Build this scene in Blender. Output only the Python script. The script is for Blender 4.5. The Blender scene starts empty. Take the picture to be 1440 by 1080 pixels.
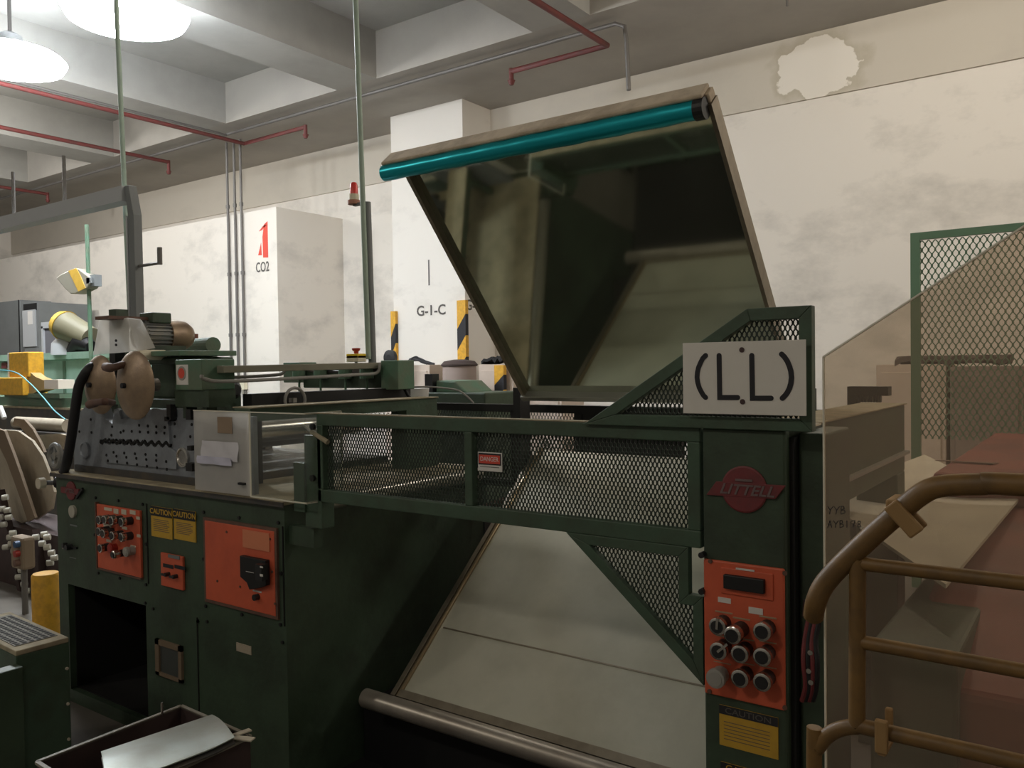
import bpy, bmesh, math, random
import numpy as np
from mathutils import Vector, Matrix
random.seed(7)
SC = bpy.context.scene
COL = SC.collection
R = math.radians

# ------------------------------------------------------------------ camera
YAW, PITCH, ROLL, FPX = R(-35.7), R(-1.2), R(-.8), 1170.0
EYE = np.array([0, 0, 1.6])
_f = np.array([math.sin(YAW)*math.cos(PITCH), math.cos(YAW)*math.cos(PITCH), math.sin(PITCH)])
_r = np.array([math.cos(YAW), -math.sin(YAW), 0.0])
_u = np.cross(_r, _f)
_c, _s = math.cos(ROLL), math.sin(ROLL)
_r, _u = _c*_r+_s*_u, -_s*_r+_c*_u
cam = bpy.data.cameras.new('camera')
cam.sensor_width = 36; cam.lens = 36*FPX/1440
cam.clip_start = .05; cam.clip_end = 100
co = bpy.data.objects.new('camera', cam); COL.objects.link(co)
m = Matrix.Identity(4)
for i in range(3):
    m[i][0], m[i][1], m[i][2], m[i][3] = _r[i], _u[i], -_f[i], EYE[i]
co.matrix_world = m
SC.camera = co

# ------------------------------------------------------------------ colour management / world
SC.view_settings.view_transform = 'Standard'
SC.view_settings.look = 'None'
SC.view_settings.gamma = 1
SC.view_settings.use_curve_mapping = False
SC.view_settings.exposure = 0.0
W = bpy.data.worlds.new('world'); SC.world = W; W.use_nodes = True
W.node_tree.nodes['Background'].inputs[0].default_value = (.8, .85, .9, 1)
W.node_tree.nodes['Background'].inputs[1].default_value = 0.05

# ------------------------------------------------------------------ lamps (rows of high bays; the visible ones get a housing further down)
LAMP_Y = 4.0
LAMPS = [(-6.95, LAMP_Y, 4.72, 190), (-9.13, LAMP_Y, 4.8, 190), (-4.4, LAMP_Y, 4.95, 28), (-11.6, LAMP_Y, 4.8, 190),
         (-14.5, LAMP_Y, 4.8, 190), (-1.2, 6.3, 4.85, 85), (1.6, 6.0, 4.75, 110), (3.9, 5.0, 4.75, 90),
         (-7, -2.5, 4.75, 100), (-2, -2.5, 4.75, 90), (3, -2.5, 4.75, 50)]
for i, (x, y, z, e) in enumerate(LAMPS):
    l = bpy.data.lights.new('bay_light', 'POINT'); l.energy = e; l.shadow_soft_size = .16
    l.color = (1.0, .98, .95) if i in (0,1,3,4) else (1.0, .92, .80)
    o = bpy.data.objects.new('bay_light', l); o.location = (x, y, z-.12); COL.objects.link(o)

# ------------------------------------------------------------------ helpers
def P(px, py, ax, v):
    """point of the photograph's ray through (px, py) where world axis ax equals v"""
    d = _f + _r*(px-720)/FPX - _u*(py-540)/FPX
    return Vector(EYE + d*((v-EYE[ax])/d[ax]))
def PX(px, py, v): return P(px, py, 0, v)
def PY(px, py, v): return P(px, py, 1, v)
def PZ(px, py, v): return P(px, py, 2, v)

class MB:
    def __init__(s): s.bm = bmesh.new()
    def hexa(s, pts):
        v = [s.bm.verts.new(p) for p in pts]
        for f in ((0,3,2,1),(4,5,6,7),(0,1,5,4),(1,2,6,5),(2,3,7,6),(3,0,4,7)):
            s.bm.faces.new([v[i] for i in f])
        return s
    def box(s, a, b):
        x0,x1=sorted((a[0],b[0])); y0,y1=sorted((a[1],b[1])); z0,z1=sorted((a[2],b[2]))
        return s.hexa([(x0,y0,z0),(x1,y0,z0),(x1,y1,z0),(x0,y1,z0),(x0,y0,z1),(x1,y0,z1),(x1,y1,z1),(x0,y1,z1)])
    def prism(s, pts, d):
        """polygon pts extruded by vector d"""
        d = Vector(d); a=[s.bm.verts.new(p) for p in pts]; b=[s.bm.verts.new(Vector(p)+d) for p in pts]
        n=len(a)
        s.bm.faces.new(a); s.bm.faces.new(b[::-1])
        for i in range(n): s.bm.faces.new((a[i],b[i],b[(i+1)%n],a[(i+1)%n]))
        return s
    def bar(s, p, q, w, h, up=(0,0,1)):
        p,q=Vector(p),Vector(q); d=(q-p).normalized(); up=Vector(up)
        a=d.cross(up)
        if a.length<1e-4: a=d.cross(Vector((0,1,0)))
        a.normalize(); b=a.cross(d)
        a*=w/2; b*=h/2
        return s.hexa([p-a-b,p+a-b,q+a-b,q-a-b,p-a+b,p+a+b,q+a+b,q-a+b])
    def tube(s, pts, r, n=12, cap=True, closed=False):
        pts=[Vector(p) for p in pts]; N=len(pts)
        rs = r if isinstance(r,(list,tuple)) else [r]*N
        rings=[]; prev=None
        for i,p in enumerate(pts):
            if closed: t=pts[(i+1)%N]-pts[i-1]
            else: t=(pts[min(i+1,N-1)]-pts[max(i-1,0)])
            t.normalize()
            if prev is None:
                a=t.orthogonal().normalized()
            else:
                a=prev-t*prev.dot(t); a.normalize()
            prev=a; b=t.cross(a)
            rings.append([s.bm.verts.new(p+(a*math.cos(2*math.pi*k/n)+b*math.sin(2*math.pi*k/n))*rs[i]) for k in range(n)])
        m_=N if closed else N-1
        for i in range(m_):
            A,B=rings[i],rings[(i+1)%N]
            for k in range(n): s.bm.faces.new((A[k],A[(k+1)%n],B[(k+1)%n],B[k]))
        if cap and not closed:
            s.bm.faces.new(rings[0][::-1]); s.bm.faces.new(rings[-1])
        return s
    def cyl(s, p, q, r, n=20, r2=None): return s.tube([p,q],[r,r if r2 is None else r2],n)
    def lathe(s, o, ax, prof, n=32):
        """prof: (distance along ax, radius) list"""
        o=Vector(o); ax=Vector(ax).normalized()
        return s.tube_fixed([o+ax*d for d,_ in prof],[max(r,1e-4) for _,r in prof],ax,n)
    def tube_fixed(s, pts, rs, ax, n):
        a=ax.orthogonal().normalized(); b=ax.cross(a); rings=[]
        for p,r in zip(pts,rs):
            rings.append([s.bm.verts.new(p+(a*math.cos(2*math.pi*k/n)+b*math.sin(2*math.pi*k/n))*r) for k in range(n)])
        for A,B in zip(rings,rings[1:]):
            for k in range(n): s.bm.faces.new((A[k],A[(k+1)%n],B[(k+1)%n],B[k]))
        s.bm.faces.new(rings[0][::-1]); s.bm.faces.new(rings[-1])
        return s
    def sheet(s, rows, th):
        """grid of points given thickness th (vector)"""
        th=Vector(th); A=[[s.bm.verts.new(p) for p in r] for r in rows]; B=[[s.bm.verts.new(Vector(p)+th) for p in r] for r in rows]
        nr,nc=len(rows),len(rows[0])
        for i in range(nr-1):
            for j in range(nc-1):
                s.bm.faces.new((A[i][j],A[i][j+1],A[i+1][j+1],A[i+1][j]))
                s.bm.faces.new((B[i][j],B[i+1][j],B[i+1][j+1],B[i][j+1]))
        for j in range(nc-1):
            s.bm.faces.new((A[0][j],B[0][j],B[0][j+1],A[0][j+1])); s.bm.faces.new((A[-1][j],A[-1][j+1],B[-1][j+1],B[-1][j]))
        for i in range(nr-1):
            s.bm.faces.new((A[i][0],A[i+1][0],B[i+1][0],B[i][0])); s.bm.faces.new((A[i][-1],B[i][-1],B[i+1][-1],A[i+1][-1]))
        return s
    def mesh_fill(s, poly, org, U, V, cw=.0125, ch=.024, w=.0042, t=.002):
        """expanded metal: strands of a diamond lattice kept inside polygon poly (u,v pairs)"""
        org,U,V=Vector(org),Vector(U).normalized(),Vector(V).normalized(); Nn=U.cross(V).normalized()
        def inside(u,v):
            c=False; n=len(poly)
            for i in range(n):
                (a,b),(c2,d)=poly[i],poly[(i+1)%n]
                if (b>v)!=(d>v) and u<(c2-a)*(v-b)/(d-b)+a: c=not c
            return c
        u0=min(p[0] for p in poly); u1=max(p[0] for p in poly); v0=min(p[1] for p in poly); v1=max(p[1] for p in poly)
        hu,hv=cw/2,ch/2
        k=.30  # share of each strand that is the upright bond
        nu=int((u1-u0)/hu)+2; nv=int((v1-v0)/hv)+2
        for i in range(nu):
            for j in range(nv):
                ua,va=u0+i*hu,v0+j*hv
                if (i+j)%2==0: ub,vb=ua+hu,va+hv
                else: ua,ub=ua+hu,ua; vb=va+hv
                if not inside((ua+ub)/2,(va+vb)/2): continue
                dv=hv*k/2; dx=w/2
                c=[(ua-dx,va+dv),(ua+dx,va+dv),(ub+dx,vb-dv),(ub-dx,vb-dv)]
                f=[org+U*a+V*b for a,b in c]
                v_=[s.bm.verts.new(p-Nn*t/2) for p in f]+[s.bm.verts.new(p+Nn*t/2) for p in f]
                for q in ((0,3,2,1),(4,5,6,7),(0,1,5,4),(1,2,6,5),(2,3,7,6),(3,0,4,7)): s.bm.faces.new([v_[x] for x in q])
                if (i+j)%2==0:   # upright bond at the knot
                    for (uu,vv) in ((ua,va),):
                        c=[(uu-dx*1.5,vv-dv),(uu+dx*1.5,vv-dv),(uu+dx*1.5,vv+dv),(uu-dx*1.5,vv+dv)]
                        f=[org+U*a+V*b for a,b in c]
                        v_=[s.bm.verts.new(p-Nn*t/2) for p in f]+[s.bm.verts.new(p+Nn*t/2) for p in f]
                        for q in ((0,3,2,1),(4,5,6,7),(0,1,5,4),(1,2,6,5),(2,3,7,6),(3,0,4,7)): s.bm.faces.new([v_[x] for x in q])
        return s
    def build(s, name, mat, parent=None, smooth=False, bevel=0, **kw):
        if s.bm.verts:
            mn=[min(v.co[i] for v in s.bm.verts) for i in range(3)]; mx=[max(v.co[i] for v in s.bm.verts) for i in range(3)]
            c=Vector(((mn[0]+mx[0])/2,(mn[1]+mx[1])/2,mn[2]))
        else: c=Vector()
        bmesh.ops.translate(s.bm, verts=s.bm.verts, vec=-c)
        bmesh.ops.recalc_face_normals(s.bm, faces=s.bm.faces)
        me=bpy.data.meshes.new(name); s.bm.to_mesh(me); s.bm.free()
        return link(name, me, mat, c, parent, smooth, bevel, **kw)

def wloc(o):
    l=Vector(o.location)
    while o.parent: o=o.parent; l+=Vector(o.location)
    return l
def link(name, me, mat, c, parent=None, smooth=False, bevel=0, label=None, cat=None, group=None, kind=None):
    o=bpy.data.objects.new(name, me); COL.objects.link(o)
    if mat: me.materials.append(mat)
    o.location=c
    if parent: o.parent=parent; o.location=c-wloc(parent)
    if smooth:
        for p in me.polygons: p.use_smooth=True
        try: me.set_sharp_from_angle(angle=R(38))
        except Exception: pass
    if bevel:
        b=o.modifiers.new('bevel','BEVEL'); b.width=bevel; b.segments=2; b.limit_method='ANGLE'; b.angle_limit=R(40)
    tag(o,label,cat,group,kind)
    return o
def tag(o,label=None,cat=None,group=None,kind=None):
    if label: o['label']=label
    if cat: o['category']=cat
    if group: o['group']=group
    if kind: o['kind']=kind
    return o
def thing(name, loc, label, cat, group=None):
    o=bpy.data.objects.new(name,None); COL.objects.link(o); o.location=loc; o.empty_display_size=.1
    return tag(o,label,cat,group)
def struct(name, mb, mat, parent=None, **kw):
    o=mb.build(name,mat,parent,**kw)
    if not parent: o['kind']='structure'
    return o
def text(s, size, loc, mat, parent, name='lettering', face='-Y', ext=.0008, bold=0, sx=1.0, shear=0, align='CENTER', **kw):
    cu=bpy.data.curves.new('t','FONT'); cu.body=s; cu.size=size; cu.extrude=ext; cu.align_x=align; cu.align_y='CENTER'
    cu.offset=bold; cu.shear=shear; cu.resolution_u=3
    o=bpy.data.objects.new('t',cu); COL.objects.link(o)
    bpy.context.view_layer.update()
    me=bpy.data.meshes.new_from_object(o.evaluated_get(bpy.context.evaluated_depsgraph_get()))
    bpy.data.objects.remove(o); bpy.data.curves.remove(cu)
    me.materials.clear()
    me.transform(Matrix.Diagonal((sx,1,1,1)))
    me.transform(Matrix.Rotation(R(90),4,'X'))
    if face=='+X': me.transform(Matrix.Rotation(R(90),4,'Z'))
    return link(name, me, mat, Vector(loc), parent, **kw)
def FR(px0,py0,px1,py1,Y):
    a=PY(px0,py0,Y); b=PY(px1,py1,Y)
    return a.x,b.x,b.z,a.z      # x0,x1,z0,z1
def frect(mb,px0,py0,px1,py1,Y,d):
    x0,x1,z0,z1=FR(px0,py0,px1,py1,Y); return mb.box((x0,Y-d,z0),(x1,Y,z1))
def smoothpath(pts, n=6):
    pts=[Vector(p) for p in pts]; out=[]
    for i in range(len(pts)-1):
        p0=pts[max(i-1,0)];p1=pts[i];p2=pts[i+1];p3=pts[min(i+2,len(pts)-1)]
        for k in range(n):
            t=k/n
            out.append(.5*((2*p1)+(p2-p0)*t+(2*p0-5*p1+4*p2-p3)*t*t+(3*p1-p0-3*p2+p3)*t**3))
    out.append(pts[-1]); return out

# ------------------------------------------------------------------ materials
def mat(name, col, rough=.6, metal=0, dirt=None, dscale=6, damt=.5, bump=0, bscale=60, alpha=None, spec=.5, lo=.42, hi=.62, emit=None):
    M=bpy.data.materials.new(name); M.use_nodes=True; nt=M.node_tree; n=nt.nodes; L=nt.links
    b=n['Principled BSDF']; b.inputs['Base Color'].default_value=(*col,1); b.inputs['Roughness'].default_value=rough
    b.inputs['Metallic'].default_value=metal; b.inputs['Specular IOR Level'].default_value=spec
    tc=n.new('ShaderNodeTexCoord')
    if dirt is not None:
        nz=n.new('ShaderNodeTexNoise'); nz.inputs['Scale'].default_value=dscale; nz.inputs['Detail'].default_value=7; nz.inputs['Roughness'].default_value=.62
        rp=n.new('ShaderNodeMapRange'); rp.inputs[1].default_value=lo; rp.inputs[2].default_value=hi; rp.inputs[3].default_value=0; rp.inputs[4].default_value=damt
        mx=n.new('ShaderNodeMix'); mx.data_type='RGBA'
        mx.inputs[6].default_value=(*col,1); mx.inputs[7].default_value=(*dirt,1)
        L.new(tc.outputs['Object'],nz.inputs['Vector']); L.new(nz.outputs['Fac'],rp.inputs[0]); L.new(rp.outputs[0],mx.inputs[0]); L.new(mx.outputs[2],b.inputs['Base Color'])
    if bump:
        nb=n.new('ShaderNodeTexNoise'); nb.inputs['Scale'].default_value=bscale; nb.inputs['Detail'].default_value=4
        bp=n.new('ShaderNodeBump'); bp.inputs['Strength'].default_value=bump; bp.inputs['Distance'].default_value=.01
        L.new(tc.outputs['Object'],nb.inputs['Vector']); L.new(nb.outputs['Fac'],bp.inputs['Height']); L.new(bp.outputs['Normal'],b.inputs['Normal'])
    if emit: b.inputs['Emission Color'].default_value=(*emit[0],1); b.inputs['Emission Strength'].default_value=emit[1]
    return M
def hazy(name, tcol, dcol, cover, rough=.15):
    """clear sheet with a milky, dusty film"""
    M=bpy.data.materials.new(name); M.use_nodes=True; nt=M.node_tree; n=nt.nodes; L=nt.links
    out=n['Material Output']; n.remove(n['Principled BSDF'])
    tr=n.new('ShaderNodeBsdfTransparent'); tr.inputs[0].default_value=(*tcol,1)
    df=n.new('ShaderNodeBsdfDiffuse'); df.inputs[0].default_value=(*dcol,1)
    tl=n.new('ShaderNodeBsdfTranslucent'); tl.inputs[0].default_value=(*dcol,1)
    a=n.new('ShaderNodeMixShader'); a.inputs[0].default_value=.5; L.new(df.outputs[0],a.inputs[1]); L.new(tl.outputs[0],a.inputs[2])
    gl=n.new('ShaderNodeBsdfGlossy'); gl.inputs['Roughness'].default_value=rough
    c=n.new('ShaderNodeMixShader'); L.new(tr.outputs[0],c.inputs[1]); L.new(a.outputs[0],c.inputs[2])
    nz=n.new('ShaderNodeTexNoise'); nz.inputs['Scale'].default_value=3; nz.inputs['Detail'].default_value=5
    tc=n.new('ShaderNodeTexCoord'); L.new(tc.outputs['Object'],nz.inputs['Vector'])
    mr=n.new('ShaderNodeMapRange'); mr.inputs[1].default_value=.3; mr.inputs[2].default_value=.7; mr.inputs[3].default_value=cover*.8; mr.inputs[4].default_value=cover*1.2
    L.new(nz.outputs['Fac'],mr.inputs[0]); L.new(mr.outputs[0],c.inputs[0])
    lw=n.new('ShaderNodeLayerWeight'); lw.inputs[0].default_value=.5
    pw=n.new('ShaderNodeMath'); pw.operation='POWER'; pw.inputs[1].default_value=5; L.new(lw.outputs['Facing'],pw.inputs[0])
    fr=n.new('ShaderNodeMath'); fr.operation='MULTIPLY_ADD'; fr.inputs[1].default_value=.7; fr.inputs[2].default_value=.02; L.new(pw.outputs[0],fr.inputs[0])
    d=n.new('ShaderNodeMixShader'); L.new(fr.outputs[0],d.inputs[0]); L.new(c.outputs[0],d.inputs[1]); L.new(gl.outputs[0],d.inputs[2])
    L.new(d.outputs[0],out.inputs[0]); return M

GREEN=mat('machine_green_paint',(.052,.084,.052),.5,0,(.03,.038,.027),5,.6,.15,40)
GREEN_R=mat('rail_green_paint',(.06,.105,.068),.5,0,(.05,.06,.04),9,.5,.15,60)
GREEN_L=mat('pale_green_paint',(.33,.5,.4),.6,0,(.22,.33,.26),4,.4)
GREEN_M=mat('mid_green_paint',(.10,.2,.13),.5,0,(.16,.17,.12),7,.6,.15,50)
DUST=mat('dusty_top',(.42,.36,.25),.95,0,(.25,.22,.15),12,.6)
MESH=mat('mesh_green',(.03,.045,.033),.55)
MESHL=mat('mesh_green_light',(.12,.22,.13),.55)
STEEL=mat('plate_steel',(.30,.33,.37),.42,.35,(.2,.21,.23),9,.6,.1,80)
STEELD=mat('dark_steel',(.10,.10,.10),.45,.5,(.2,.15,.1),14,.4)
TABLE=mat('polished_table_steel',(.60,.64,.53),.06,.93,(.54,.57,.46),3,.35)
TABLE2=mat('worn_table_steel',(.66,.65,.54),.24,.3,(.52,.51,.42),2.5,.7)
TRIM_S=mat('brushed_edge_steel',(.30,.26,.20),.4,.7,(.2,.17,.13),20,.5)
BLACK=mat('black_paint',(.012,.012,.013),.5)
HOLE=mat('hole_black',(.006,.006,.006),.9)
ORANGE=mat('orange_panel_paint',(.70,.13,.06),.5,0,(.5,.09,.045),5,.5)
ORANGE_L=mat('worn_orange_plate',(.72,.25,.13),.6)
YELLOW=mat('caution_yellow',(.62,.38,.04),.6,0,(.45,.27,.04),12,.5)
YEL2=mat('safety_yellow_paint',(.75,.40,.03),.55,0,(.45,.24,.03),25,.5)
YELRAIL=mat('railing_ochre_paint',(.19,.105,.03),.5,0,(.10,.06,.025),18,.6)
WHITE=mat('sign_white',(.76,.74,.69),.6,0,(.66,.63,.57),4,.3)
PAPER=mat('paper',(.75,.73,.70),.8)
LABELM=mat('small_label_cream',(.62,.56,.45),.7)
INK=mat('ink_black',(.02,.02,.025),.7)
INKG=mat('faded_stencil_ink',(.12,.11,.1),.9)
REDP=mat('red_stencil_paint',(.72,.09,.06),.8)
BADGE=mat('dull_red_badge',(.20,.035,.04),.55,0,(.12,.04,.04),30,.5)
BADGE_T=mat('badge_grey_letters',(.20,.15,.15),.5,.3)
CHROME=mat('worn_chrome',(.62,.60,.56),.25,1)
KNOB=mat('button_black',(.02,.02,.022),.35)
KNOBR=mat('button_red',(.35,.03,.02),.4)
KNOBG=mat('button_grey',(.35,.34,.31),.5)
BRASS=mat('dusty_brass',(.36,.26,.17),.42,.45,(.22,.16,.12),10,.7,.1,60)
BROWN=mat('rusty_brown',(.16,.085,.06),.6,0,(.09,.05,.04),14,.6)
RUST=mat('rust_red_motor_plate',(.25,.1,.07),.8)
GREYM=mat('motor_grey',(.24,.25,.25),.5,.2,(.35,.31,.24),12,.6)
GREYC=mat('grey_cabinet_paint',(.20,.215,.22),.55,0,(.16,.17,.17),3,.4)
GREYL=mat('light_grey_door',(.48,.50,.52),.5)
PIPEG=mat('grey_conduit',(.17,.16,.15),.5,.3)
PIPEL=mat('light_conduit',(.32,.31,.29),.6,.1)
PIPER=mat('red_sprinkler_pipe',(.15,.03,.027),.6,0,(.10,.04,.035),8,.6)
POLEG=mat('pale_green_pole',(.36,.46,.38),.5,0,(.25,.33,.27),10,.4)
TEAL=mat('teal_film',(.01,.42,.50),.28,.6)
BOARD=mat('beige_board',(.62,.52,.39),.85,0,(.34,.27,.19),10,.6)
PINKC=mat('beige_locker_paint',(.60,.50,.42),.6,0,(.5,.41,.34),4,.4)
CLOTH=mat('black_cloth',(.02,.02,.022),.95)
CARD=mat('beige_card',(.44,.38,.29),.85,0,(.3,.25,.18),5,.5)
CARDB=mat('brown_edge',(.20,.145,.095),.8)
REDM=mat('red_machine_paint',(.22,.06,.045),.6,0,(.12,.045,.04),2.5,.7)
MAROON=mat('maroon_tray',(.055,.032,.03),.7,0,(.03,.02,.02),10,.5)
SHEET=mat('galvanised_sheet',(.55,.60,.56),.35,.35,(.45,.45,.38),6,.6)
CONC=mat('concrete_floor',(.14,.125,.105),.8,0,(.09,.08,.065),1.6,.7,.1,30)
CEIL=mat('ceiling_concrete',(.40,.39,.36),.9,0,(.32,.31,.285),1.2,.6,.08,20)
BEAMU=mat('beam_concrete',(.40,.375,.335),.9,0,(.33,.31,.28),.9,.6,.05,20)
BANDM=mat('wall_band_concrete',(.60,.55,.47),.9,0,(.52,.47,.40),.8,.6)
CYAN=mat('cyan_hose',(.08,.35,.40),.5)
BLUEM=mat('blue_motor',(.03,.08,.18),.5)
REDL=mat('beacon_red_plastic',(.75,.05,.04),.3)
CREAM=mat('cream_plastic',(.72,.66,.5),.5)
RUBBER=mat('black_hose',(.015,.015,.018),.6)
ACR=hazy('clear_guard_acrylic',(.95,.96,.94),(.5,.5,.47),.06)
ACRW=hazy('scuffed_guard_acrylic',(.95,.95,.94),(.95,.93,.90),.5)
ACRB=hazy('hazy_shield_acrylic',(.80,.75,.68),(.60,.50,.40),.12,.4)
ACRE=mat('acrylic_cut_edge',(.75,.72,.6),.3)
GLOW=mat('lamp_lens',(.9,.95,1),.4,emit=((.86,.93,1.0),60))

# plaster wall: cream paint with cloudy grey dirt; the damp patch has a shape of its own
def plaster(name, col, dirt, lo, hi, amt, scale, patch=None):
    M=mat(name,col,.9,0,dirt,scale,amt,.06,12,lo=lo,hi=hi)
    nt=M.node_tree; n=nt.nodes; L=nt.links
    mp=[x for x in n if x.type=='TEX_NOISE'][0]; mp.inputs['Roughness'].default_value=.66
    mg=n.new('ShaderNodeMapping'); mg.inputs['Scale'].default_value=(1,1,1.7)
    tc=[x for x in n if x.type=='TEX_COORD'][0]
    L.new(tc.outputs['Object'],mg.inputs[0]); L.new(mg.outputs[0],mp.inputs['Vector'])
    if patch:
        geo=n.new('ShaderNodeNewGeometry'); sub=n.new('ShaderNodeVectorMath'); sub.operation='SUBTRACT'; sub.inputs[1].default_value=patch[0]
        L.new(geo.outputs['Position'],sub.inputs[0])
        sc=n.new('ShaderNodeVectorMath'); sc.operation='MULTIPLY'; sc.inputs[1].default_value=(1/patch[1],0,1/patch[2]); L.new(sub.outputs[0],sc.inputs[0])
        ln=n.new('ShaderNodeVectorMath'); ln.operation='LENGTH'; L.new(sc.outputs[0],ln.inputs[0])
        nz=n.new('ShaderNodeTexNoise'); nz.inputs['Scale'].default_value=4; nz.inputs['Detail'].default_value=6; L.new(geo.outputs['Position'],nz.inputs['Vector'])
        ad=n.new('ShaderNodeMath'); ad.operation='MULTIPLY_ADD'; ad.inputs[1].default_value=1.1; L.new(nz.outputs['Fac'],ad.inputs[0]); L.new(ln.outputs['Value'],ad.inputs[2])
        rp=n.new('ShaderNodeValToRGB'); e=rp.color_ramp.elements
        e[0].position=0; e[0].color=(1,1,1,1); e[1].position=1; e[1].color=(0,0,0,1)
        e2=rp.color_ramp.elements.new(.70); e2.color=(1,1,1,1); e3=rp.color_ramp.elements.new(.72); e3.color=(.35,.35,.35,1); e4=rp.color_ramp.elements.new(.84); e4.color=(0,0,0,1)
        dv=n.new('ShaderNodeMath'); dv.operation='MULTIPLY'; dv.inputs[1].default_value=.5; L.new(ad.outputs[0],dv.inputs[0]); L.new(dv.outputs[0],rp.inputs[0])
        b=n['Principled BSDF']; old=b.inputs['Base Color'].links[0].from_socket
        # ring of stain (mid values) and bare pale plaster (high values)
        ring=n.new('ShaderNodeMapRange'); ring.inputs[1].default_value=0; ring.inputs[2].default_value=.35; L.new(rp.outputs[0],ring.inputs[0])
        m1=n.new('ShaderNodeMix'); m1.data_type='RGBA'; m1.inputs[7].default_value=(.50,.45,.36,1); L.new(ring.outputs[0],m1.inputs[0]); L.new(old,m1.inputs[6])
        inn=n.new('ShaderNodeMapRange'); inn.inputs[1].default_value=.6; inn.inputs[2].default_value=1; L.new(rp.outputs[0],inn.inputs[0])
        m2=n.new('ShaderNodeMix'); m2.data_type='RGBA'; m2.inputs[7].default_value=(.80,.75,.67,1); L.new(inn.outputs[0],m2.inputs[0]); L.new(m1.outputs[2],m2.inputs[6])
        L.new(m2.outputs[2],b.inputs['Base Color'])
    return M
WALLM=plaster('white_plaster',(.78,.73,.66),(.36,.34,.31),.50,.78,.8,.7)
WALLG=plaster('grey_plaster',(.60,.57,.52),(.42,.40,.36),.50,.80,.7,1.1)
pc=PY(1152,92,8.97)
BANDW=plaster('wall_band_with_patch',(.60,.55,.47),(.50,.46,.40),.5,.75,.6,.8,((pc.x,8.97,pc.z),.48,.36))
WALLC=plaster('column_plaster',(.80,.76,.70),(.55,.52,.48),.56,.78,.6,1.3)

# ================================================================== THE SETTING
XL, XR, YF, YB, ZC = -20.7, 5.0, -5.0, 9.0, 5.6
ZB = 5.04
struct('floor', MB().box((XL,YF,-.1),(XR,YB,0)), CONC)
struct('ceiling', MB().box((XL,YF,ZC),(XR,YB,ZC+.15)), CEIL)
struct('wall_back', MB().box((XL,YB,0),(XR,YB+.2,ZC)), WALLM)
struct('wall_left', MB().box((XL-.2,YF,0),(XL,YB+.2,ZC)), WALLM)
struct('wall_right', MB().box((XR,YF,0),(XR+.2,YB+.2,ZC)), mat('dull_side_wall',(.4,.37,.33),.9))
struct('wall_front', MB().box((XL,YF-.2,0),(XR,YF,ZC)), mat('dark_front_wall',(.22,.21,.19),.9))
struct('trim_1', MB().box((XL,8.97,4.36),(XR,9.0,ZB)), BANDW)
struct('ceiling_beam', MB().box((XL,7.17,ZB),(XR,YB,ZC)), BEAMU)
for x in (-7.75,-10.67,-13.6,-16.5,-19.4,-4.83,-1.9,1.0,3.9):
    struct('ceiling_beam', MB().box((x,YF,ZB),(x+.68,7.17,ZC)), CEIL)
struct('wall_column', MB().box((-8.0,8.37,0),(-6.74,YB,ZB)), WALLC)
b=MB().box((-20.6,7.65,0),(-9.55,YB,3.9)); b.box((-9.55,8.9,0),(-8.0,YB,3.9))
struct('wall_enclosure', b, WALLM)

# painted signs on the wall and column
t=thing('fire_point_marking', PY(370,345,7.645), 'red painted flame stencil with CO2 lettering on the plaster enclosure', 'wall marking')
b=MB()
for pts in ([(363,372),(367,350),(368,372)],[(370,376),(369,340),(371,318),(376,312),(377,376)],[(364,330),(370,320),(375,318),(368,328)]):
    b.prism([PY(x,311+(y-312)*.8,7.647) for x,y in pts],(0,.004,0))
b.build('flame_stencil',REDP,t)
p=PY(369,376,7.644); text('CO2',.20,p,INKG,t,bold=.002,sx=.75)
p=PY(606,437,8.365); q=thing('column_marking',p,'black stencilled G-1-C lettering on the front of the column','wall marking')
text('G-1-C',.19,p,INKG,q,bold=.003,sx=1.05)
p=Vector((-6.737,8.62,2.40)); q=thing('column_marking',p,'black stencilled lettering on the side of the column, half hidden by the raised table','wall marking')
text('G-1-C',.19,p,INKG,q,face='+X',bold=.003)
p=PY(603,378,8.368); MB().box(p-Vector((.012,0,.22)),p+Vector((.012,.004,.12))).build('wall_slot',INKG,label='short dark upright slot in the column above the G-1-C lettering',cat='slot')

def stripes(x,y,z0,z1,w,d,label,n=9):
    t=thing('striped_corner_guard',(x,y,z0),label,'corner guard','striped corner guards on the column')
    b1,b2=MB(),MB(); h=(z1-z0)/n
    for i in range(n):
        b=(b1,b2)[i%2]; s=h*.35
        a=[(x-w/2,y-d,z0+i*h-(s if i else 0)),(x+w/2,y-d,z0+i*h+(s if i else 0)),(x+w/2,y-d,z0+(i+1)*h+(s if i<n-1 else 0)),(x-w/2,y-d,z0+(i+1)*h-(s if i<n-1 else 0))]
        b.prism(a,(0,d,0))
    b1.build('yellow_band',YEL2,t); b2.build('black_band',INK,t)
stripes(-7.97,8.37,.0,2.38,.09,.05,'yellow and black striped guard on the left corner of the column')
stripes(-6.76,8.37,.0,2.46,.14,.06,'yellow and black striped guard on the right corner of the column')
p=PY(717,560,8.3); stripes(p.x,8.14,0,1.62,.14,.06,'short yellow and black striped post beside the second locker')

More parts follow.
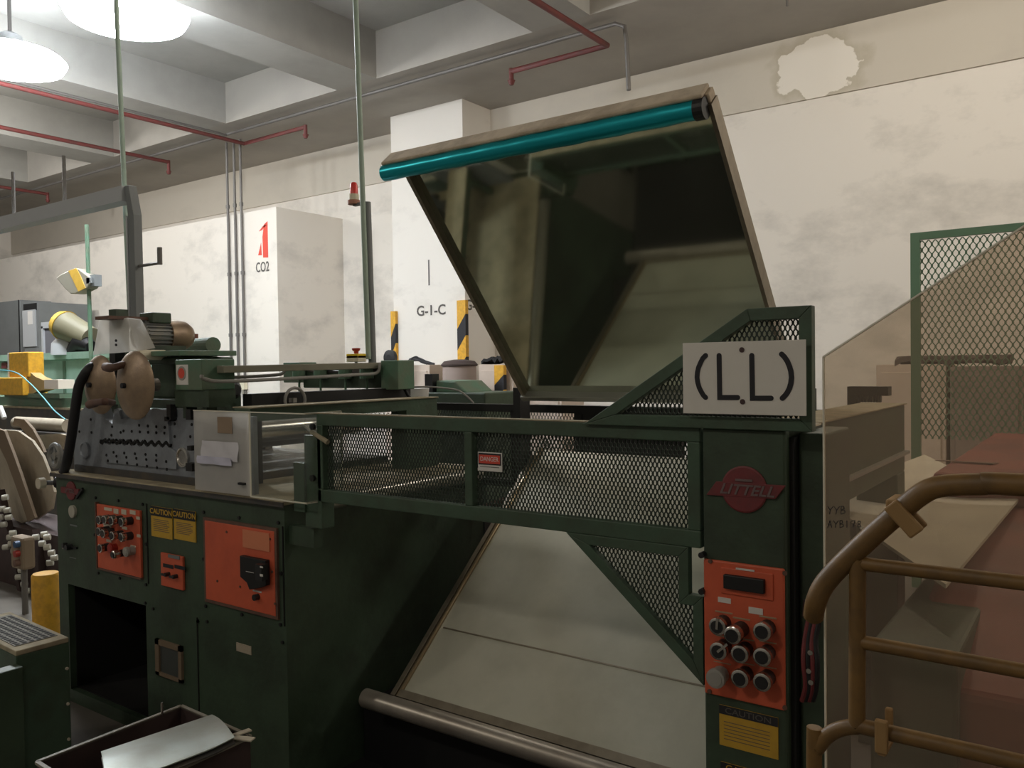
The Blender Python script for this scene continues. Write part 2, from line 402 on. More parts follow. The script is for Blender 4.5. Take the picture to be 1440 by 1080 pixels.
# ------------------------------------------------------------------ lamps with housings
for i,(x,y,z,e) in enumerate(LAMPS[:2]):
    t=thing('high_bay_lamp',(x,y,z-.1),['large glaring high bay lamp above the pale green pole','glaring high bay lamp at the left edge of the picture'][i],'lamp','high bay lamps')
    MB().lathe((x,y,z+.28),(0,0,-1),[(0,.06),(.03,.11),(.18,.13),(.2,.42),(.24,.46)],28).build('housing',GREYL,t,smooth=True)
    MB().lathe((x,y,z+.06),(0,0,-1),[(0,.47),(.05,.52),(.12,.48),(.17,.32),(.20,.05)],28).build('lens',GLOW,t,smooth=True)
    MB().cyl((x,y,z+.25),(x,y,ZC),.02,8).build('hanging_rod',PIPEG,t)

# ------------------------------------------------------------------ ceiling pipes
def pipe(pts,r,m,name,label,cat,grp=None,drop=None,n=10):
    t=MB(); t.tube(pts,r,n)
    if drop:
        q=Vector(pts[-1]); t.tube([q+Vector((0,0,r)),q-Vector((0,0,drop))],r*.9,n); t.tube([q-Vector((0,0,drop)),q-Vector((0,0,drop+.05))],[r*1.5,r*.8],n)
    return t.build(name,m,None,smooth=True,label=label,cat=cat,group=grp)
zr=4.86
c1=PZ(343,202,zr); e1=PZ(427,178,zr); pipe([(c1.x,-2,zr),c1,(e1.x,c1.y,zr)],.028,PIPER,'sprinkler_pipe','dark red sprinkler pipe ending beside the three wall conduits','pipe','red sprinkler pipes',.1)
c=PZ(237,228,zr); pipe([(c.x,-2,zr),c],.028,PIPER,'sprinkler_pipe','red sprinkler pipe ending in a short drop above the cable trunking','pipe','red sprinkler pipes',.14)
c=PZ(67,273,zr); pipe([(c.x,-2,zr),c],.028,PIPER,'sprinkler_pipe','red sprinkler pipe at the far left below the second lamp','pipe','red sprinkler pipes',.1)
c=PZ(854,64,zr); e=PZ(714,98,zr); pipe([(c.x,-2,zr),c,(e.x,c.y,zr)],.03,PIPER,'sprinkler_pipe','bright red L shaped sprinkler pipe above the raised table','pipe','red sprinkler pipes',.1)
# conduit along the beam
a=PZ(800,52,4.98); pts=[(-19,a.y,4.98),(a.x,a.y,4.98)]
e=PZ(878,30,4.98); d=PY(891,128,e.y+.05); pts+=[(e.x-.1,e.y,4.98),(e.x,e.y,4.93),(e.x+.02,e.y,4.8),(e.x+.04,e.y,d.z)]
pipe(pts,.022,PIPEG,'conduit','long grey conduit under the beam that bends down behind the raised table','pipe')
a=PZ(318,190,4.94); pipe([(a.x,-2,4.94),(a.x,a.y,4.94),(a.x,7.3,4.94)],.018,PIPEG,'conduit','thin grey conduit running beside the red pipe to the three wall conduits','pipe')
cx=[PY(x,400,7.6).x for x in (321,331,340)]
for i,x in enumerate(cx):
    t=MB(); t.tube([(x,7.62,4.97),(x,7.62,1.2)],.019,8)
    for z in (2.1,3.0,4.0): t.tube([(x,7.62,z),(x,7.62,z+.05)],.028,8)
    t.build('wall_conduit',PIPEG,smooth=True,label=['leftmost','middle','rightmost'][i]+' of the three upright conduits on the plaster enclosure',cat='pipe',group='upright wall conduits')
# cable trunking with hangers
Yt=3.05
c=PY(183,262,Yt); zt=c.z
t=thing('cable_trunking',(c.x,Yt,zt),'grey metal cable trunking coming down to the motor head','trunking')
w=.10
b=MB(); b.box((-14,Yt-.05,zt-.10),(c.x-.02,Yt+.05,zt)); b.build('horizontal_duct',GREYL,t)
q=PY(198,440,Yt); q0=PY(184,262,Yt)
b=MB(); b.prism([(q0.x-.03,Yt-.03,zt),(q0.x+.02,Yt-.03,zt),(q0.x+.075,Yt-.03,zt-.20),(q.x-.005,Yt-.03,q.z-.1),(q.x-.075,Yt-.03,q.z-.1),(q0.x+.005,Yt-.03,zt-.2)],(0,.06,0)); b.build('vertical_duct',GREYC,t,bevel=.004)
b=MB(); b.box((q0.x-.02,Yt-.03,zt-.2),(q0.x-.002,Yt+.02,q.z-.1)); b.build('side_strip',GREYL,t)
for px in (91,19):
    h=PY(px,275,Yt); MB().cyl((h.x,Yt,zt-.02),(h.x,Yt,zt+.34),.014,8).build('hanger_rod',PIPEG,t)
a=PY(203,373,Yt); b=MB(); b.tube([(a.x-.10,Yt,a.z),(a.x+.18,Yt,a.z)],.01,6); b.tube([(a.x+.18,Yt,a.z-.01),(a.x+.18,Yt,a.z+.10)],.016,6); b.build('hook_bracket',PIPEG,t)
# pale green poles
def pole(p,q,r,label,m=POLEG,name='ceiling_pole',extra=None):
    p,q=Vector(p),Vector(q); d=(q-p); k=(ZC-p.z)/d.z; top=p+d*k
    o=MB().tube([p,top],r,14).build(name,m,smooth=True,label=label,cat='pole'); return o
pole(PY(183,446,3.2),PY(166,60,3.2),.017,'thin pale green pole under the big lamp, rising from the motor head')
p2,p2t=PY(522,505,3.12),PY(500,0,3.12)
pole(p2+Vector((-.02,0,.0)),p2t,.014,'tall thin pale green pole rising past the red beacon')
q=p2+(p2t-p2)*((2.48-p2.z)/(p2t.z-p2.z))
MB().tube([p2-Vector((0,0,.1))+Vector((-.02,.03,0)),q+Vector((-.012,.03,0))],.021,16).build('upright_conduit',GREYC,smooth=True,label='thick dark grey upright tube beside the emergency stop box, carrying the beacon',cat='pole')
p=PY(128,470,4.6); q=PY(122,316,4.6)
MB().tube([(p.x,4.6,1.2),q],.022,10).build('green_pole',GREEN_M,smooth=True,label='dull green pole holding the tilted yellow and grey hood',cat='pole')
# beacon
p=PY(498,285,3.17); t=thing('warning_beacon',p,'red warning beacon with a cream ring on the upright tube','beacon')
MB().cyl(p-Vector((0,0,.01)),p+Vector((0,0,.012)),.034,20).build('base',mat('beacon_base',(.45,.2,.13),.6),t)
MB().cyl(p+Vector((0,0,.012)),p+Vector((0,0,.045)),.026,20).build('ring',CREAM,t)
MB().lathe(p+Vector((0,0,.045)),(0,0,1),[(0,.022),(.05,.02),(.062,.014),(.066,.003)],20).build('lens',REDL,t,smooth=True)
MB().box(p+Vector((0,-.01,-.02)),p+Vector((.07,.01,-.005))).build('bracket',PIPEG,t)

# ================================================================== STRAIGHTENER CABINET
FY=2.0
X0,X1=-4.20,-2.485
ZT=1.10; DB=3.2
t=thing('machine_cabinet',((X0+X1)/2,2.6,0),'big dark green machine cabinet with orange control panels and a black opening','machine cabinet')
ox0,ox1,_,oz1=FR(96,826,205,848,FY); oz1=.575
b=MB()
b.box((X0,FY,oz1),(X1,DB,ZT)); b.box((X0,FY,0),(ox0,DB,oz1)); b.box((ox1,FY,0),(X1,DB,oz1)); b.box((ox0,DB-.1,0),(ox1,DB,oz1)); b.box((ox0,FY,0),(ox1,DB-.1,.06))
b.build('body',GREEN,t)
b=MB(); b.box((ox0,FY+.03,oz1-.006),(ox1,DB-.1,oz1)); b.box((ox0,FY+.03,.06),(ox0+.006,DB-.1,oz1)); b.box((ox1-.006,FY+.03,.06),(ox1,DB-.1,oz1)); b.box((ox0,DB-.11,.06),(ox1,DB-.1,oz1)); b.box((ox0,FY+.03,.06),(ox1,DB-.1,.066)); b.build('painted_inner_shade',HOLE,t)  # black sheets: the shade inside the opening is put into their colour
MB().box((X0-.02,FY-.02,ZT),(X1+.02,DB,ZT+.018)).build('top_plate',DUST,t,bevel=.004)
MB().box((X0-.02,FY-.022,ZT-.006),(X1+.02,FY-.018,ZT+.012)).build('top_edge_strip',STEELD,t)
b=MB(); b.tube([(X1+.045,2.12,ZT-.01),(X1+.045,3.12,ZT-.01)],.03,20); b.build('exit_roller',mat('roller_bright',(.5,.48,.42),.3,.8),t,smooth=True)
for yy_ in (2.3,2.6,2.95): MB().box((X1,yy_,ZT-.03),(X1+.02,yy_+.03,ZT+.01)).build('roller_bracket',STEELD,t)
# seams and bolts
b=MB()
for a in ((206,708,207,820),(277,868,278,1000),(397,740,398,880)):
    x0,x1,z0,z1=FR(*a,FY); b.box((x0,FY-.003,z0),(x0+.006,FY+.001,z1))
b.build('door_seams',HOLE,t)
b=MB()
for px,py in ((135,700),(167,704),(201,709),(134,752),(206,765),(139,806),(169,813),(206,822),(287,720),(337,728),(392,735),(287,786),(396,806),(290,852),(341,864),(395,878),(216,856),(205,848),(279,873),(292,874),(398,903),(279,873)):
    p=PY(px,py,FY); b.cyl(p,p-Vector((0,.006,0)),.007,8)
b.build('bolts',BLACK,t)
# control panel with buttons
def button(p,par,r=.02,l=.045,cap=KNOB,d=Vector((0,-1,0)),ring=CHROME,k=0,sp=False):
    p=Vector(p)
    q=MB().cyl(p,p+d*l*.72,r*.98,16); q=q.build('push_button',cap,par,smooth=True)
    b=MB().lathe(p+d*l*.6,d,[(0,r*.9),(l*.12,r*1.08),(l*.34,r*1.0),(l*.40,r*.86)],20).build('bezel_ring',ring,q,smooth=True) if False else None
    return q
def pbutton(p,par,r=.02,l=.045,cap=KNOB,ring=CHROME,name='push_button'):
    """ring, body and cap in one small mesh with two materials"""
    p=Vector(p); d=Vector((0,-1,0)); m=MB()
    m.cyl(p,p+d*l*.6,r*.95,14); nb=len(m.bm.faces)
    m.lathe(p+d*l*.6,d,[(0,r*.95),(l*.1,r*1.1),(l*.38,r*1.06),(l*.42,r*.86)],18); nr=len(m.bm.faces)
    m.cyl(p+d*l*.6,p+d*l*1.06,r*.78,16)
    m.bm.faces.ensure_lookup_table()
    for i,f in enumerate(m.bm.faces): f.material_index=1 if nb<=i<nr else 0
    o=m.build(name,cap,par,smooth=True); o.data.materials.append(ring); return o
def tagplate(px0,py0,px1,py1,Y,par,m=LABELM,name='label_plate'):
    return frect(MB(),px0,py0,px1,py1,Y,.002).build(name,m,par)
Yp=FY-.012
x0,x1,z0,z1=FR(139,708,202,818,FY); z0=FR(139,708,145,798,FY)[2]; z1=PY(139,708,FY).z
cp=MB().box((x0,Yp,z0+.0),(x1,FY,z1)).build('control_panel',ORANGE,t,bevel=.002,label='orange control panel with rows of black push buttons')
fx=MB(); fx.box((x0-.008,Yp-.004,z0-.008),(x0,FY,z1+.008)); fx.box((x0,Yp-.002,z0-.008),(x1,FY,z0)); fx.build('panel_gasket',BROWN,cp)
for px,py in ((171,730),(185,732),(159,748),(172,751),(185,753),(153,729),(161,729),(153,745)): pbutton(PY(px,py,Yp),cp,.019,.05,KNOB if px>165 else mat('button_dull',(.05,.045,.045),.6))
pbutton(PY(152,769,Yp),cp,.019,.04); pbutton(PY(180,776,Yp),cp,.017,.07,KNOB); pbutton(PY(188,774,Yp),cp,.02,.04,KNOBG,KNOBG)
pbutton(PY(163,770,Yp),cp,.02,.03,KNOBR,KNOBR,name='indicator_lamp')
for a in ((147,713,158,719),(160,715,167,723),(171,716,178,724),(183,717,191,724),(146,736,157,742),(172,740,179,745),(150,758,157,763),(184,766,191,770),(192,726,197,731),(193,751,198,756)):
    tagplate(*a,Yp,cp)
# caution plates
for k,(a,bx) in enumerate((((213,711),244),((245,715),277))):
    x0,x1,z0,z1=FR(a[0],a[1],bx,a[1]+48,FY)
    pl=MB().box((x0+.002,FY-.004,z0),(x1-.002,FY,z1)).build('caution_plate',YELLOW,t,label='yellow caution plate with a black header')
    MB().box((x0+.002,FY-.006,z1-.04),(x1-.002,FY-.004,z1)).build('header',INK,pl)
    text('CAUTION',.032,((x0+x1)/2,FY-.0065,z1-.021),YELLOW,pl,sx=1.15,ext=.0004,bold=.0006)
    bb=MB(); n=7
    for i in range(n):
        zz=z1-.055-i*(z1-z0-.075)/n; bb.box((x0+.02,FY-.0048,zz-.0018),(x1-.02-random.random()*.03,FY-.004,zz+.0012))
    bb.build('small_print',CARDB,pl)
# meter panel
x0,x1,z0,z1=FR(229,776,261,830,FY)
mp=MB().box((x0,Yp,z0),(x1,FY,z1)).build('meter_panel',ORANGE,t,bevel=.003,label='small orange panel with two dark displays')
frect(MB(),237,779,253,787,Yp,.003).build('name_plate',GREYC,mp)
frect(MB(),230,792,244,800,Yp,.003).build('display',INK,mp); frect(MB(),246,794,261,802,Yp,.003).build('display',INK,mp)
for px,py in ((238,807),(249,810)):
    p=PY(px,py,Yp); b=MB(); b.cyl(p,p+Vector((0,-.02,0)),.009,10); b.box(p+Vector((-.022,-.024,-.005)),p+Vector((.01,-.018,.005))); b.build('toggle_switch',KNOB,mp)
# big orange panel
x0,x1,z0,z1=FR(291,732,391,866,FY); z0=PY(391,866,FY).z; z1=PY(291,731,FY).z
bp=MB().box((x0,Yp,z0),(x1,FY,z1)).build('drive_panel',ORANGE,t,bevel=.003,label='large orange panel with a black breaker switch')
g=MB(); g.box((x0-.012,Yp+.002,z0-.012),(x0,FY,z1+.012)); g.box((x1,Yp+.002,z0-.012),(x1+.012,FY,z1+.012)); g.box((x0,Yp+.002,z0-.012),(x1,FY,z0)); g.box((x0,Yp+.002,z1),(x1,FY,z1+.012)); g.build('panel_gasket',BROWN,bp)
frect(MB(),342,744,380,776,Yp,.004).build('rating_plate',ORANGE_L,bp)
xa,xb,za,zb=FR(343,780,380,822,Yp)
b=MB(); b.prism([(xa,Yp-.02,zb),(xb,Yp-.02,zb),(xb,Yp-.02,za),(xb-.03,Yp-.02,za-.012),(xb-.10,Yp-.02,za-.03),(xa+.04,Yp-.02,za-.005),(xa,Yp-.02,za+.012)],(0,.02,0)); br=b.build('breaker',BLACK,bp,bevel=.002)
frect(MB(),368,791,377,815,Yp-.02,.03).build('breaker_handle',KNOB,br)
frect(MB(),366,796,370,799,Yp-.051,.002).build('switch_mark',PAPER,br); frect(MB(),366,807,370,811,Yp-.051,.002).build('switch_mark',PAPER,br)
text('●●●',.018,PY(351,804,Yp-.021),PAPER,br) if False else frect(MB(),346,803,357,806,Yp-.02,.001).build('scale_mark',PAPER,br)
tagplate(356,829,368,834,Yp,bp,PAPER); p=PY(363,839,Yp); MB().cyl(p,p+Vector((0,-.02,0)),.012,12).build('reset_knob',KNOB,bp)
b=MB()
for px,py in ((319,748),(380,758),(306,817),(383,804),(338,825),(387,849)):
    p=PY(px,py,Yp); b.cyl(p,p+Vector((0,-.003,0)),.005,8)
b.build('screws',BROWN,bp)
# emblem, gauge and small labels at the left
p=PY(101,690,FY); em=MB().lathe(p,(0,-1,0),[(0,.045),(.006,.045),(.008,.04)],28).build('round_emblem',BADGE,t,label='round dull red maker emblem')
b=MB(); b.box(p+Vector((-.085,-.011,-.014)),p+Vector((.085,-.003,.014))); b.build('emblem_bar',BADGE,em); text('LITTELL',.026,p+Vector((0,-.012,0)),BADGE_T,em,shear=.3,bold=.0006)
b=MB(); q=PY(115,692,FY); b.bar(q+Vector((-.03,-.01,-.03)),q+Vector((.03,-.01,.02)),.012,.01,(0,1,0)); b.build('short_lever',BLACK,t)
p=PY(104,719,FY); MB().lathe(p,(0,-1,0),[(0,.03),(.012,.03),(.014,.024)],24).build('gauge',mat('gauge_face',(.45,.43,.36),.4),t)
for a in ((99,737,109,741),(98,783,107,786)): frect(MB(),*a,FY,.002).build('label_plate',GREYC,t)
p=PY(98,768,FY); b=MB(); b.cyl(p+Vector((-.03,0,.003)),p+Vector((-.03,-.02,.003)),.012,12); b.cyl(p+Vector((.02,0,0)),p+Vector((.02,-.03,0)),.014,12); b.box(p+Vector((-.06,-.01,-.004)),p+Vector((.08,0,.006))); b.build('key_switch',KNOB,t)
p=PY(91,769,FY); MB().cyl(p,p+Vector((0,-.01,0)),.009,12).build('bolt',CHROME,t)
# worn window plate and tag
x0,x1,z0,z1=FR(221,897,259,960,FY)
wp=MB(); th=.028
wp.box((x0,FY-.012,z0),(x0+th,FY,z1)); wp.box((x1-th*.8,FY-.012,z0),(x1,FY,z1)); wp.box((x0,FY-.012,z1-th*.8),(x1,FY,z1)); wp.box((x0,FY-.012,z0),(x1,FY,z0+th*.5))
wp=wp.build('sight_frame',CARDB,t,label='worn tan frame around a dark sight window'); MB().box((x0+th*.8,FY-.004,z0+.01),(x1-th*.6,FY,z1-.01)).build('sight_glass',mat('dull_glass',(.07,.075,.07),.3),wp)
xq,xr_,zq,zr_=FR(333,903,354,921,FY); MB().box((xq,FY-.003,zq),(xr_,FY,zr_)).build('name_tag',CARD,t)

# ------------------------------------------------------------------ rear / top frame of the machine (long members running away from the viewer)
t=thing('side_rail',(-2.72,2.55,ZT),'long green side rail with a dusty top running back behind the clear guard','machine rail')
b=MB(); b.box((-2.80,2.02,1.40),(-2.70,3.12,1.452)); b.box((-2.80,2.9,1.118),(-2.70,3.12,1.40)); b.box((-2.80,2.02,1.118),(-2.77,2.05,1.40)); b.build('beam',GREEN_R,t)
MB().box((-2.81,2.02,1.452),(-2.69,3.12,1.457)).build('dusty_top',DUST,t)
b=MB(); b.mesh_fill([(0,0),(.45,0),(.45,.10),(0,.10)],(-2.75,2.45,1.30),(0,1,0),(0,0,1),.028,.02,.0025,.002); b.build('mesh_infill',MESH,t)
t=thing('side_rail',(-2.96,2.6,ZT),'black slotted channel with a small wheel between the roll head and the side rail','machine rail')
b=MB(); b.box((-2.99,2.20,1.42),(-2.93,3.18,1.50)); b.box((-2.99,3.12,1.118),(-2.93,3.18,1.42)); b.box((-2.99,2.2,1.118),(-2.93,2.25,1.42)); b.build('channel',BLACK,t)
p=PX(415,563,-2.9); ring=[p+Vector((0,math.cos(a)*.055,math.sin(a)*.055)) for a in [i*math.pi/10 for i in range(20)]]
b=MB(); b.tube(ring,.007,8,closed=True); b.bar(p+Vector((-.05,0,0)),p,.02,.02); b.build('small_wheel',PIPEL,t,smooth=True)

# ================================================================== ROLL HEAD
t=thing('roll_head',(-3.5,2.3,ZT+.018),'steel straightening roll head with bolted end plates on the green cabinet','roll head')
PYF=2.06
def poly(pts,Y,d): return MB().prism([PY(x,y,Y) for x,y in pts],(0,d,0))
poly([(104,600),(112,580),(122,568),(140,568),(148,590),(165,600),(168,575),(246,575),(250,590),(250,575),(280,577),(281,692),(200,676),(104,664)],PYF,.05).build('end_plate',STEEL,t,bevel=.003)
# scalloped plates
N=16
def wave(y0,y1,x0,x1,ph=0):
    out=[]
    for i in range(N*4+1):
        f=i/(N*4); out.append((x0+(x1-x0)*f, y0+(y1-y0)*f+2.6*math.sin(f*N*math.pi*1.15+ph)))
    return out
w1=wave(618,622,146,238); 
poly(w1+[(238,612),(234,577),(215,574),(206,589),(170,589),(166,574),(160,576),(158,600),(146,604)],PYF-.012,.012).build('upper_bearing_plate',STEEL,t)
w2=wave(622,627,146,238)
poly(w2+[(243,632),(248,636),(248,660),(146,650),(143,640)],PYF-.012,.012).build('lower_bearing_plate',STEEL,t)
b=MB(); pts=[PY(x,y+2,PYF-.006) for x,y in wave(618,623,142,240)]
for a,c in zip(pts,pts[1:]): b.bar(a,c,.016,.012,(0,1,0))
b.build('roll_gap',HOLE,t)
b=MB()
for (x,y,n,dx,dy) in ((174,606,6,11.5,.6),(158,600,1,0,0),(157,612,1,0,0),(170,608,1,0,0),(150,640,7,14,1.5),(152,648,1,0,0),(165,649,6,14,2.2),(182,583,2,22,.8),(196,598,4,12,1),(112,607,1,0,0),(129,608,1,0,0),(128,590,1,0,0),(246,614,2,22,0),(246,596,1,0,0),(270,597,1,0,0),(160,636,5,15,1)):
    for i in range(n):
        p=PY(x+dx*i,y+dy*i,PYF-.012); b.cyl(p,p-Vector((0,.003,0)),.0065,8)
b.build('bolt_holes',HOLE,t)
for px,py in ((121,633),(259,643)):
    p=PY(px,py,PYF); o=MB().lathe(p,(0,-1,0),[(0,.042),(.012,.042),(.014,.034),(.008,.030),(.008,.001)],28).build('bearing_cap',CHROME if px>200 else STEEL,t,smooth=True)
for a in ((272,626,278,633),(270,650,279,662),(270,575,277,590),(240,585,247,592),(243,568,249,590)): frect(MB(),*a,PYF-.001,.03).build('latch_block',BLACK,t)
frect(MB(),100,666,280,672,PYF-.02,.01).build('base_shadow_strip',STEELD,t) if False else None
# base slab under the plates
b=MB(); b.box((-4.12,2.05,ZT+.018),(-3.02,3.1,ZT+.05)); b.build('base_slab',STEELD,t)
# work rolls between end plates, far end plate
b=MB()
for i in range(6): b.cyl((-3.85+i*.14,PYF+.05,1.30+(.02 if i%2 else -.02)),(-3.85+i*.14,3.0,1.30+(.02 if i%2 else -.02)),.05,14)
b.build('work_rolls',CHROME,t,smooth=True)
MB().box((-4.05,3.0,ZT+.05),(-3.88,3.05,1.46)).build('far_end_plate',STEELD,t)
# corner screw housings
def corner(px0,py0,px1,py1,Y,d,lab=None):
    x0,x1,z0,z1=FR(px0,py0,px1,py1,Y)
    b=MB(); b.box((x0,Y,z0),(x1,Y+d,z1)); return b.build('screw_housing',GREEN_M,t,bevel=.004),x0,x1,z0,z1
h,x0,x1,z0,z1=corner(246,506,284,549,2.03,.16)
b=MB(); b.box((x0-.02,2.04,z0-.07),(x1+.03,2.17,z0)); b.box((x0+.02,2.05,z0-.12),(x0+.045,2.1,z0-.07)); b.box((x1-.03,2.05,z0-.12),(x1,2.1,z0-.07)); b.build('housing_foot',GREEN,t)
p=PY(256,525,2.03); st=frect(MB(),248,513,265,541,2.03,.001).build('label_sticker',PAPER,h)
MB().cyl(p,p-Vector((0,.003,0)),.03,24).build('sticker_ring',KNOBG,st); MB().cyl(p-Vector((0,.003,0)),p-Vector((0,.004,0)),.022,20).build('sticker_disc',REDP,st)
h2,*_=corner(398,510,422,538,3.02,.12); h3,*_=corner(535,507,560,548,3.0,.12)
corner(113,520,140,570,2.25,.15)
# crosshead casting and struts
b=MB(); frect(b,212,502,246,560,2.3,-.25); frect(b,170,560,250,575,2.2,-.2); frect(b,208,503,250,512,2.2,-.3); b.build('crosshead_casting',GREEN,t,bevel=.008)
b=MB(); frect(b,212,494,252,500,2.14,-.3); b.build('motor_base_plate',GREEN_M,t,bevel=.003)
b=MB(); frect(b,205,494,214,502,2.22,-.2); frect(b,224,494,230,502,2.22,-.2); frect(b,240,494,246,502,2.22,-.2); b.build('motor_feet',BLACK,t)
p=PY(160,500,2.35); b=MB(); b.box((p.x-.04,2.35,1.2),(p.x+.03,2.42,PY(158,435,2.35).z)); b.build('upright_bar',GREEN,t)
# long top members from near to far
b=MB()
b.tube(smoothpath([PX(284,527,-2.95),PX(288,533,-2.95),PX(330,536,-2.95),PX(500,527,-2.95),PX(530,524,-2.95),PX(534,510,-2.95)],5),.008,8)
b.tube(smoothpath([PX(284,520,-3.05),PX(292,531,-3.05),PX(380,528,-3.05),PX(398,524,-3.05),PX(400,515,-3.05)],5),.008,8)
b.tube(smoothpath([PX(290,526,-3.2),PX(305,524,-3.2),PX(313,519,-3.2),PX(320,526,-3.2)],5),.012,8)
b.build('lubrication_pipes',PIPEL,t,smooth=True)
b=MB(); b.bar((-3.0,2.1,1.605),(-3.0,3.02,1.615),.05,.03); b.build('tie_bar',mat('dusty_tie_bar',(.25,.24,.18),.8),t,bevel=.003)
b=MB(); b.box((-3.55,3.0,1.50),(-3.0,3.12,1.60)); b.build('rear_crosshead',GREEN,t,bevel=.006)
for px in (425,455,490,520): p=PY(px,540,2.99); b=MB(); b.cyl((p.x,2.97,1.55),(p.x,2.97,1.60),.035,12); b.cyl((p.x,2.97,1.48),(p.x,2.97,1.56),.006,8); b.build('jack_screw',GREEN_M,t)
b=MB(); b.tube(smoothpath([PY(422,514,3.0),PY(432,516,3.0),PY(440,522,3.0),PY(500,522,3.0),PY(532,520,3.0)],5),.008,8); frect(b,450,514,466,520,3.0,.02); frect(b,505,512,532,524,3.02,.05); b.build('rear_fittings',STEELD,t)

# motor
mY=2.17
a=PY(197,471,mY); mx_,mz_=a.x,a.z
t=thing('drive_motor',(mx_,mY+.15,mz_-.09),'dusty grey electric motor with a round fan cowl on top of the roll head','motor')
r=.066
b=MB(); b.cyl((mx_,mY,mz_),(mx_,mY+.15,mz_),r*.9,28)
for i in range(22):
    an=i/22*2*math.pi; d=Vector((math.cos(an),0,math.sin(an)))
    b.bar(Vector((mx_,mY+.01,mz_))+d*r*.97,Vector((mx_,mY+.14,mz_))+d*r*.97,.004,.014,d)
b.build('finned_body',GREYM,t)
MB().lathe((mx_,mY+.13,mz_),(0,1,0),[(0,r*1.12),(.06,r*1.15),(.10,r*1.05),(.125,r*.8),(.138,r*.4),(.14,.01)],32).build('fan_cowl',BRASS,t,smooth=True)
MB().box((mx_-.055,mY+.03,mz_+r*.85),(mx_+.055,mY+.13,mz_+r*.85+.05)).build('terminal_box',GREEN,t,bevel=.005)
MB().box((mx_-.10,mY-.16,mz_+r*1.05),(mx_+.02,mY+.03,mz_+r*1.05+.015)).build('top_bracket',BROWN,t)
MB().box((mx_-.06,mY+.02,mz_-r-.02),(mx_+.06,mY+.2,mz_-r+.015)).build('mounting_foot',GREEN,t)
MB().lathe((mx_,mY-.02,mz_),(0,1,0),[(0,.03),(.004,.06),(.02,.066)],28).build('drive_flange',GREYM,t,smooth=True)
p=PY(262,485,2.62); MB().box((p.x-.02,2.60,p.z-.06),(p.x+.02,2.68,p.z+.06)).build('rear_plate',RUST,t); MB().cyl((mx_+.02,2.55,p.z-.01),(p.x-.02,2.62,p.z-.01),.04,18).build('gear_drum',GREEN_M,t)
# clear belt guard over the pulleys
gY=2.08
t=thing('belt_guard',PY(168,480,gY),'scuffed clear plastic hood with slanting sides beside the motor','guard')
A=[PY(140,451,gY),PY(180,448,gY),PY(192,494,gY),PY(131,499,gY)]
b=MB(); b.prism(A,(0,.004,0)); b.build('front_panel',ACRW,t)
B=[A[1],A[1]+Vector((.02,.05,-.006)),A[2]+Vector((.03,.07,.015)),A[2]]
MB().prism(B,(.004,.002,0)).build('side_panel',ACRW,t)
C=[A[0],A[1],A[1]+Vector((.02,.05,-.006)),A[0]+Vector((.01,.05,0))]
MB().prism(C,(0,0,.004)).build('top_panel',ACRW,t)
b=MB(); 
for p_ in (PY(164,479,gY),PY(164,485,gY)): b.cyl(p_,p_-Vector((0,.006,0)),.006,8)
b.build('fixing_screws',INK,t)
p=PY(168,490,gY+.09); MB().box((p.x-.02,gY+.05,p.z-.18),(p.x+.03,gY+.1,p.z)).build('bracket',BLACK,t)

# dished gongs
for k,(px,py,Yg,rr) in enumerate(((141,541,2.03,.138),(190,542,1.95,.148))):
    p=PY(px,py,Yg); t=thing('brass_gong',p,['dusty brass dished disc nearest the black hose on the roll head','dusty brass dished disc with a bright centre, below the motor'][k],'disc','dished brass discs on the roll head')
    prof=[(0,.012),(.004,.03),(.012,.05),(.016,rr*.5),(.03,rr*.8),(.05,rr*.97),(.056,rr),(.05,rr*1.0),(.06,rr*.9),(.05,.05)]
    MB().lathe(p+Vector((0,-.05,0)),(0,1,0),[(.006,.002),(.008,.03),(.012,.06),(.024,rr*.62),(.036,rr*.86),(.046,rr*.975),(.050,rr),(.054,rr*.97),(.046,rr*.8),(.036,.03)],48).build('dish',BRASS,t,smooth=True)
    MB().cyl(p+Vector((-.005,-.058,0)),p+Vector((-.005,-.03,0)),.012,12).build('centre_bolt',INK,t)
    MB().cyl(p+Vector((0,-.02,0)),p+Vector((0,.10,0)),.03,14).build('spindle',STEELD,t)
    q=p+Vector((.02,-.0,rr-.01)) if k else p+Vector((0,0,-rr+.02))
    hp=[PY(149,516,1.90),PY(158,517,1.88),PY(172,513,1.92),PY(184,512,1.98)] if k==0 else [PY(126,569,1.96),PY(136,566,1.93),PY(148,565,1.93),PY(158,566,2.02)]
    MB().tube(smoothpath(hp,5),[.02]*5+[.016]*(len(smoothpath(hp,5))-5),10).build('crank_handle',BROWN,t,smooth=True)
p=PY(197,499,2.1); b=MB(); b.cyl(p-Vector((0,.01,0)),p+Vector((0,.12,0)),.024,14); b.box(p+Vector((-.018,-.008,-.06)),p+Vector((.018,.0,0))); b.build('pivot_lug',CREAM,label='cream pivot lug poking out above the bright brass disc',cat='lug')
# black hose at the left of the head
h=smoothpath([PY(139,516,2.1),PY(127,517,2.0),PY(112,540,1.97),PY(106,575,1.96),PY(101,610,1.96),PY(94,650,1.97),PY(88,668,2.02)],6)
MB().tube(h,.022,12).build('hose',RUBBER,smooth=True,label='thick black hose curving down the left side of the roll head',cat='hose')
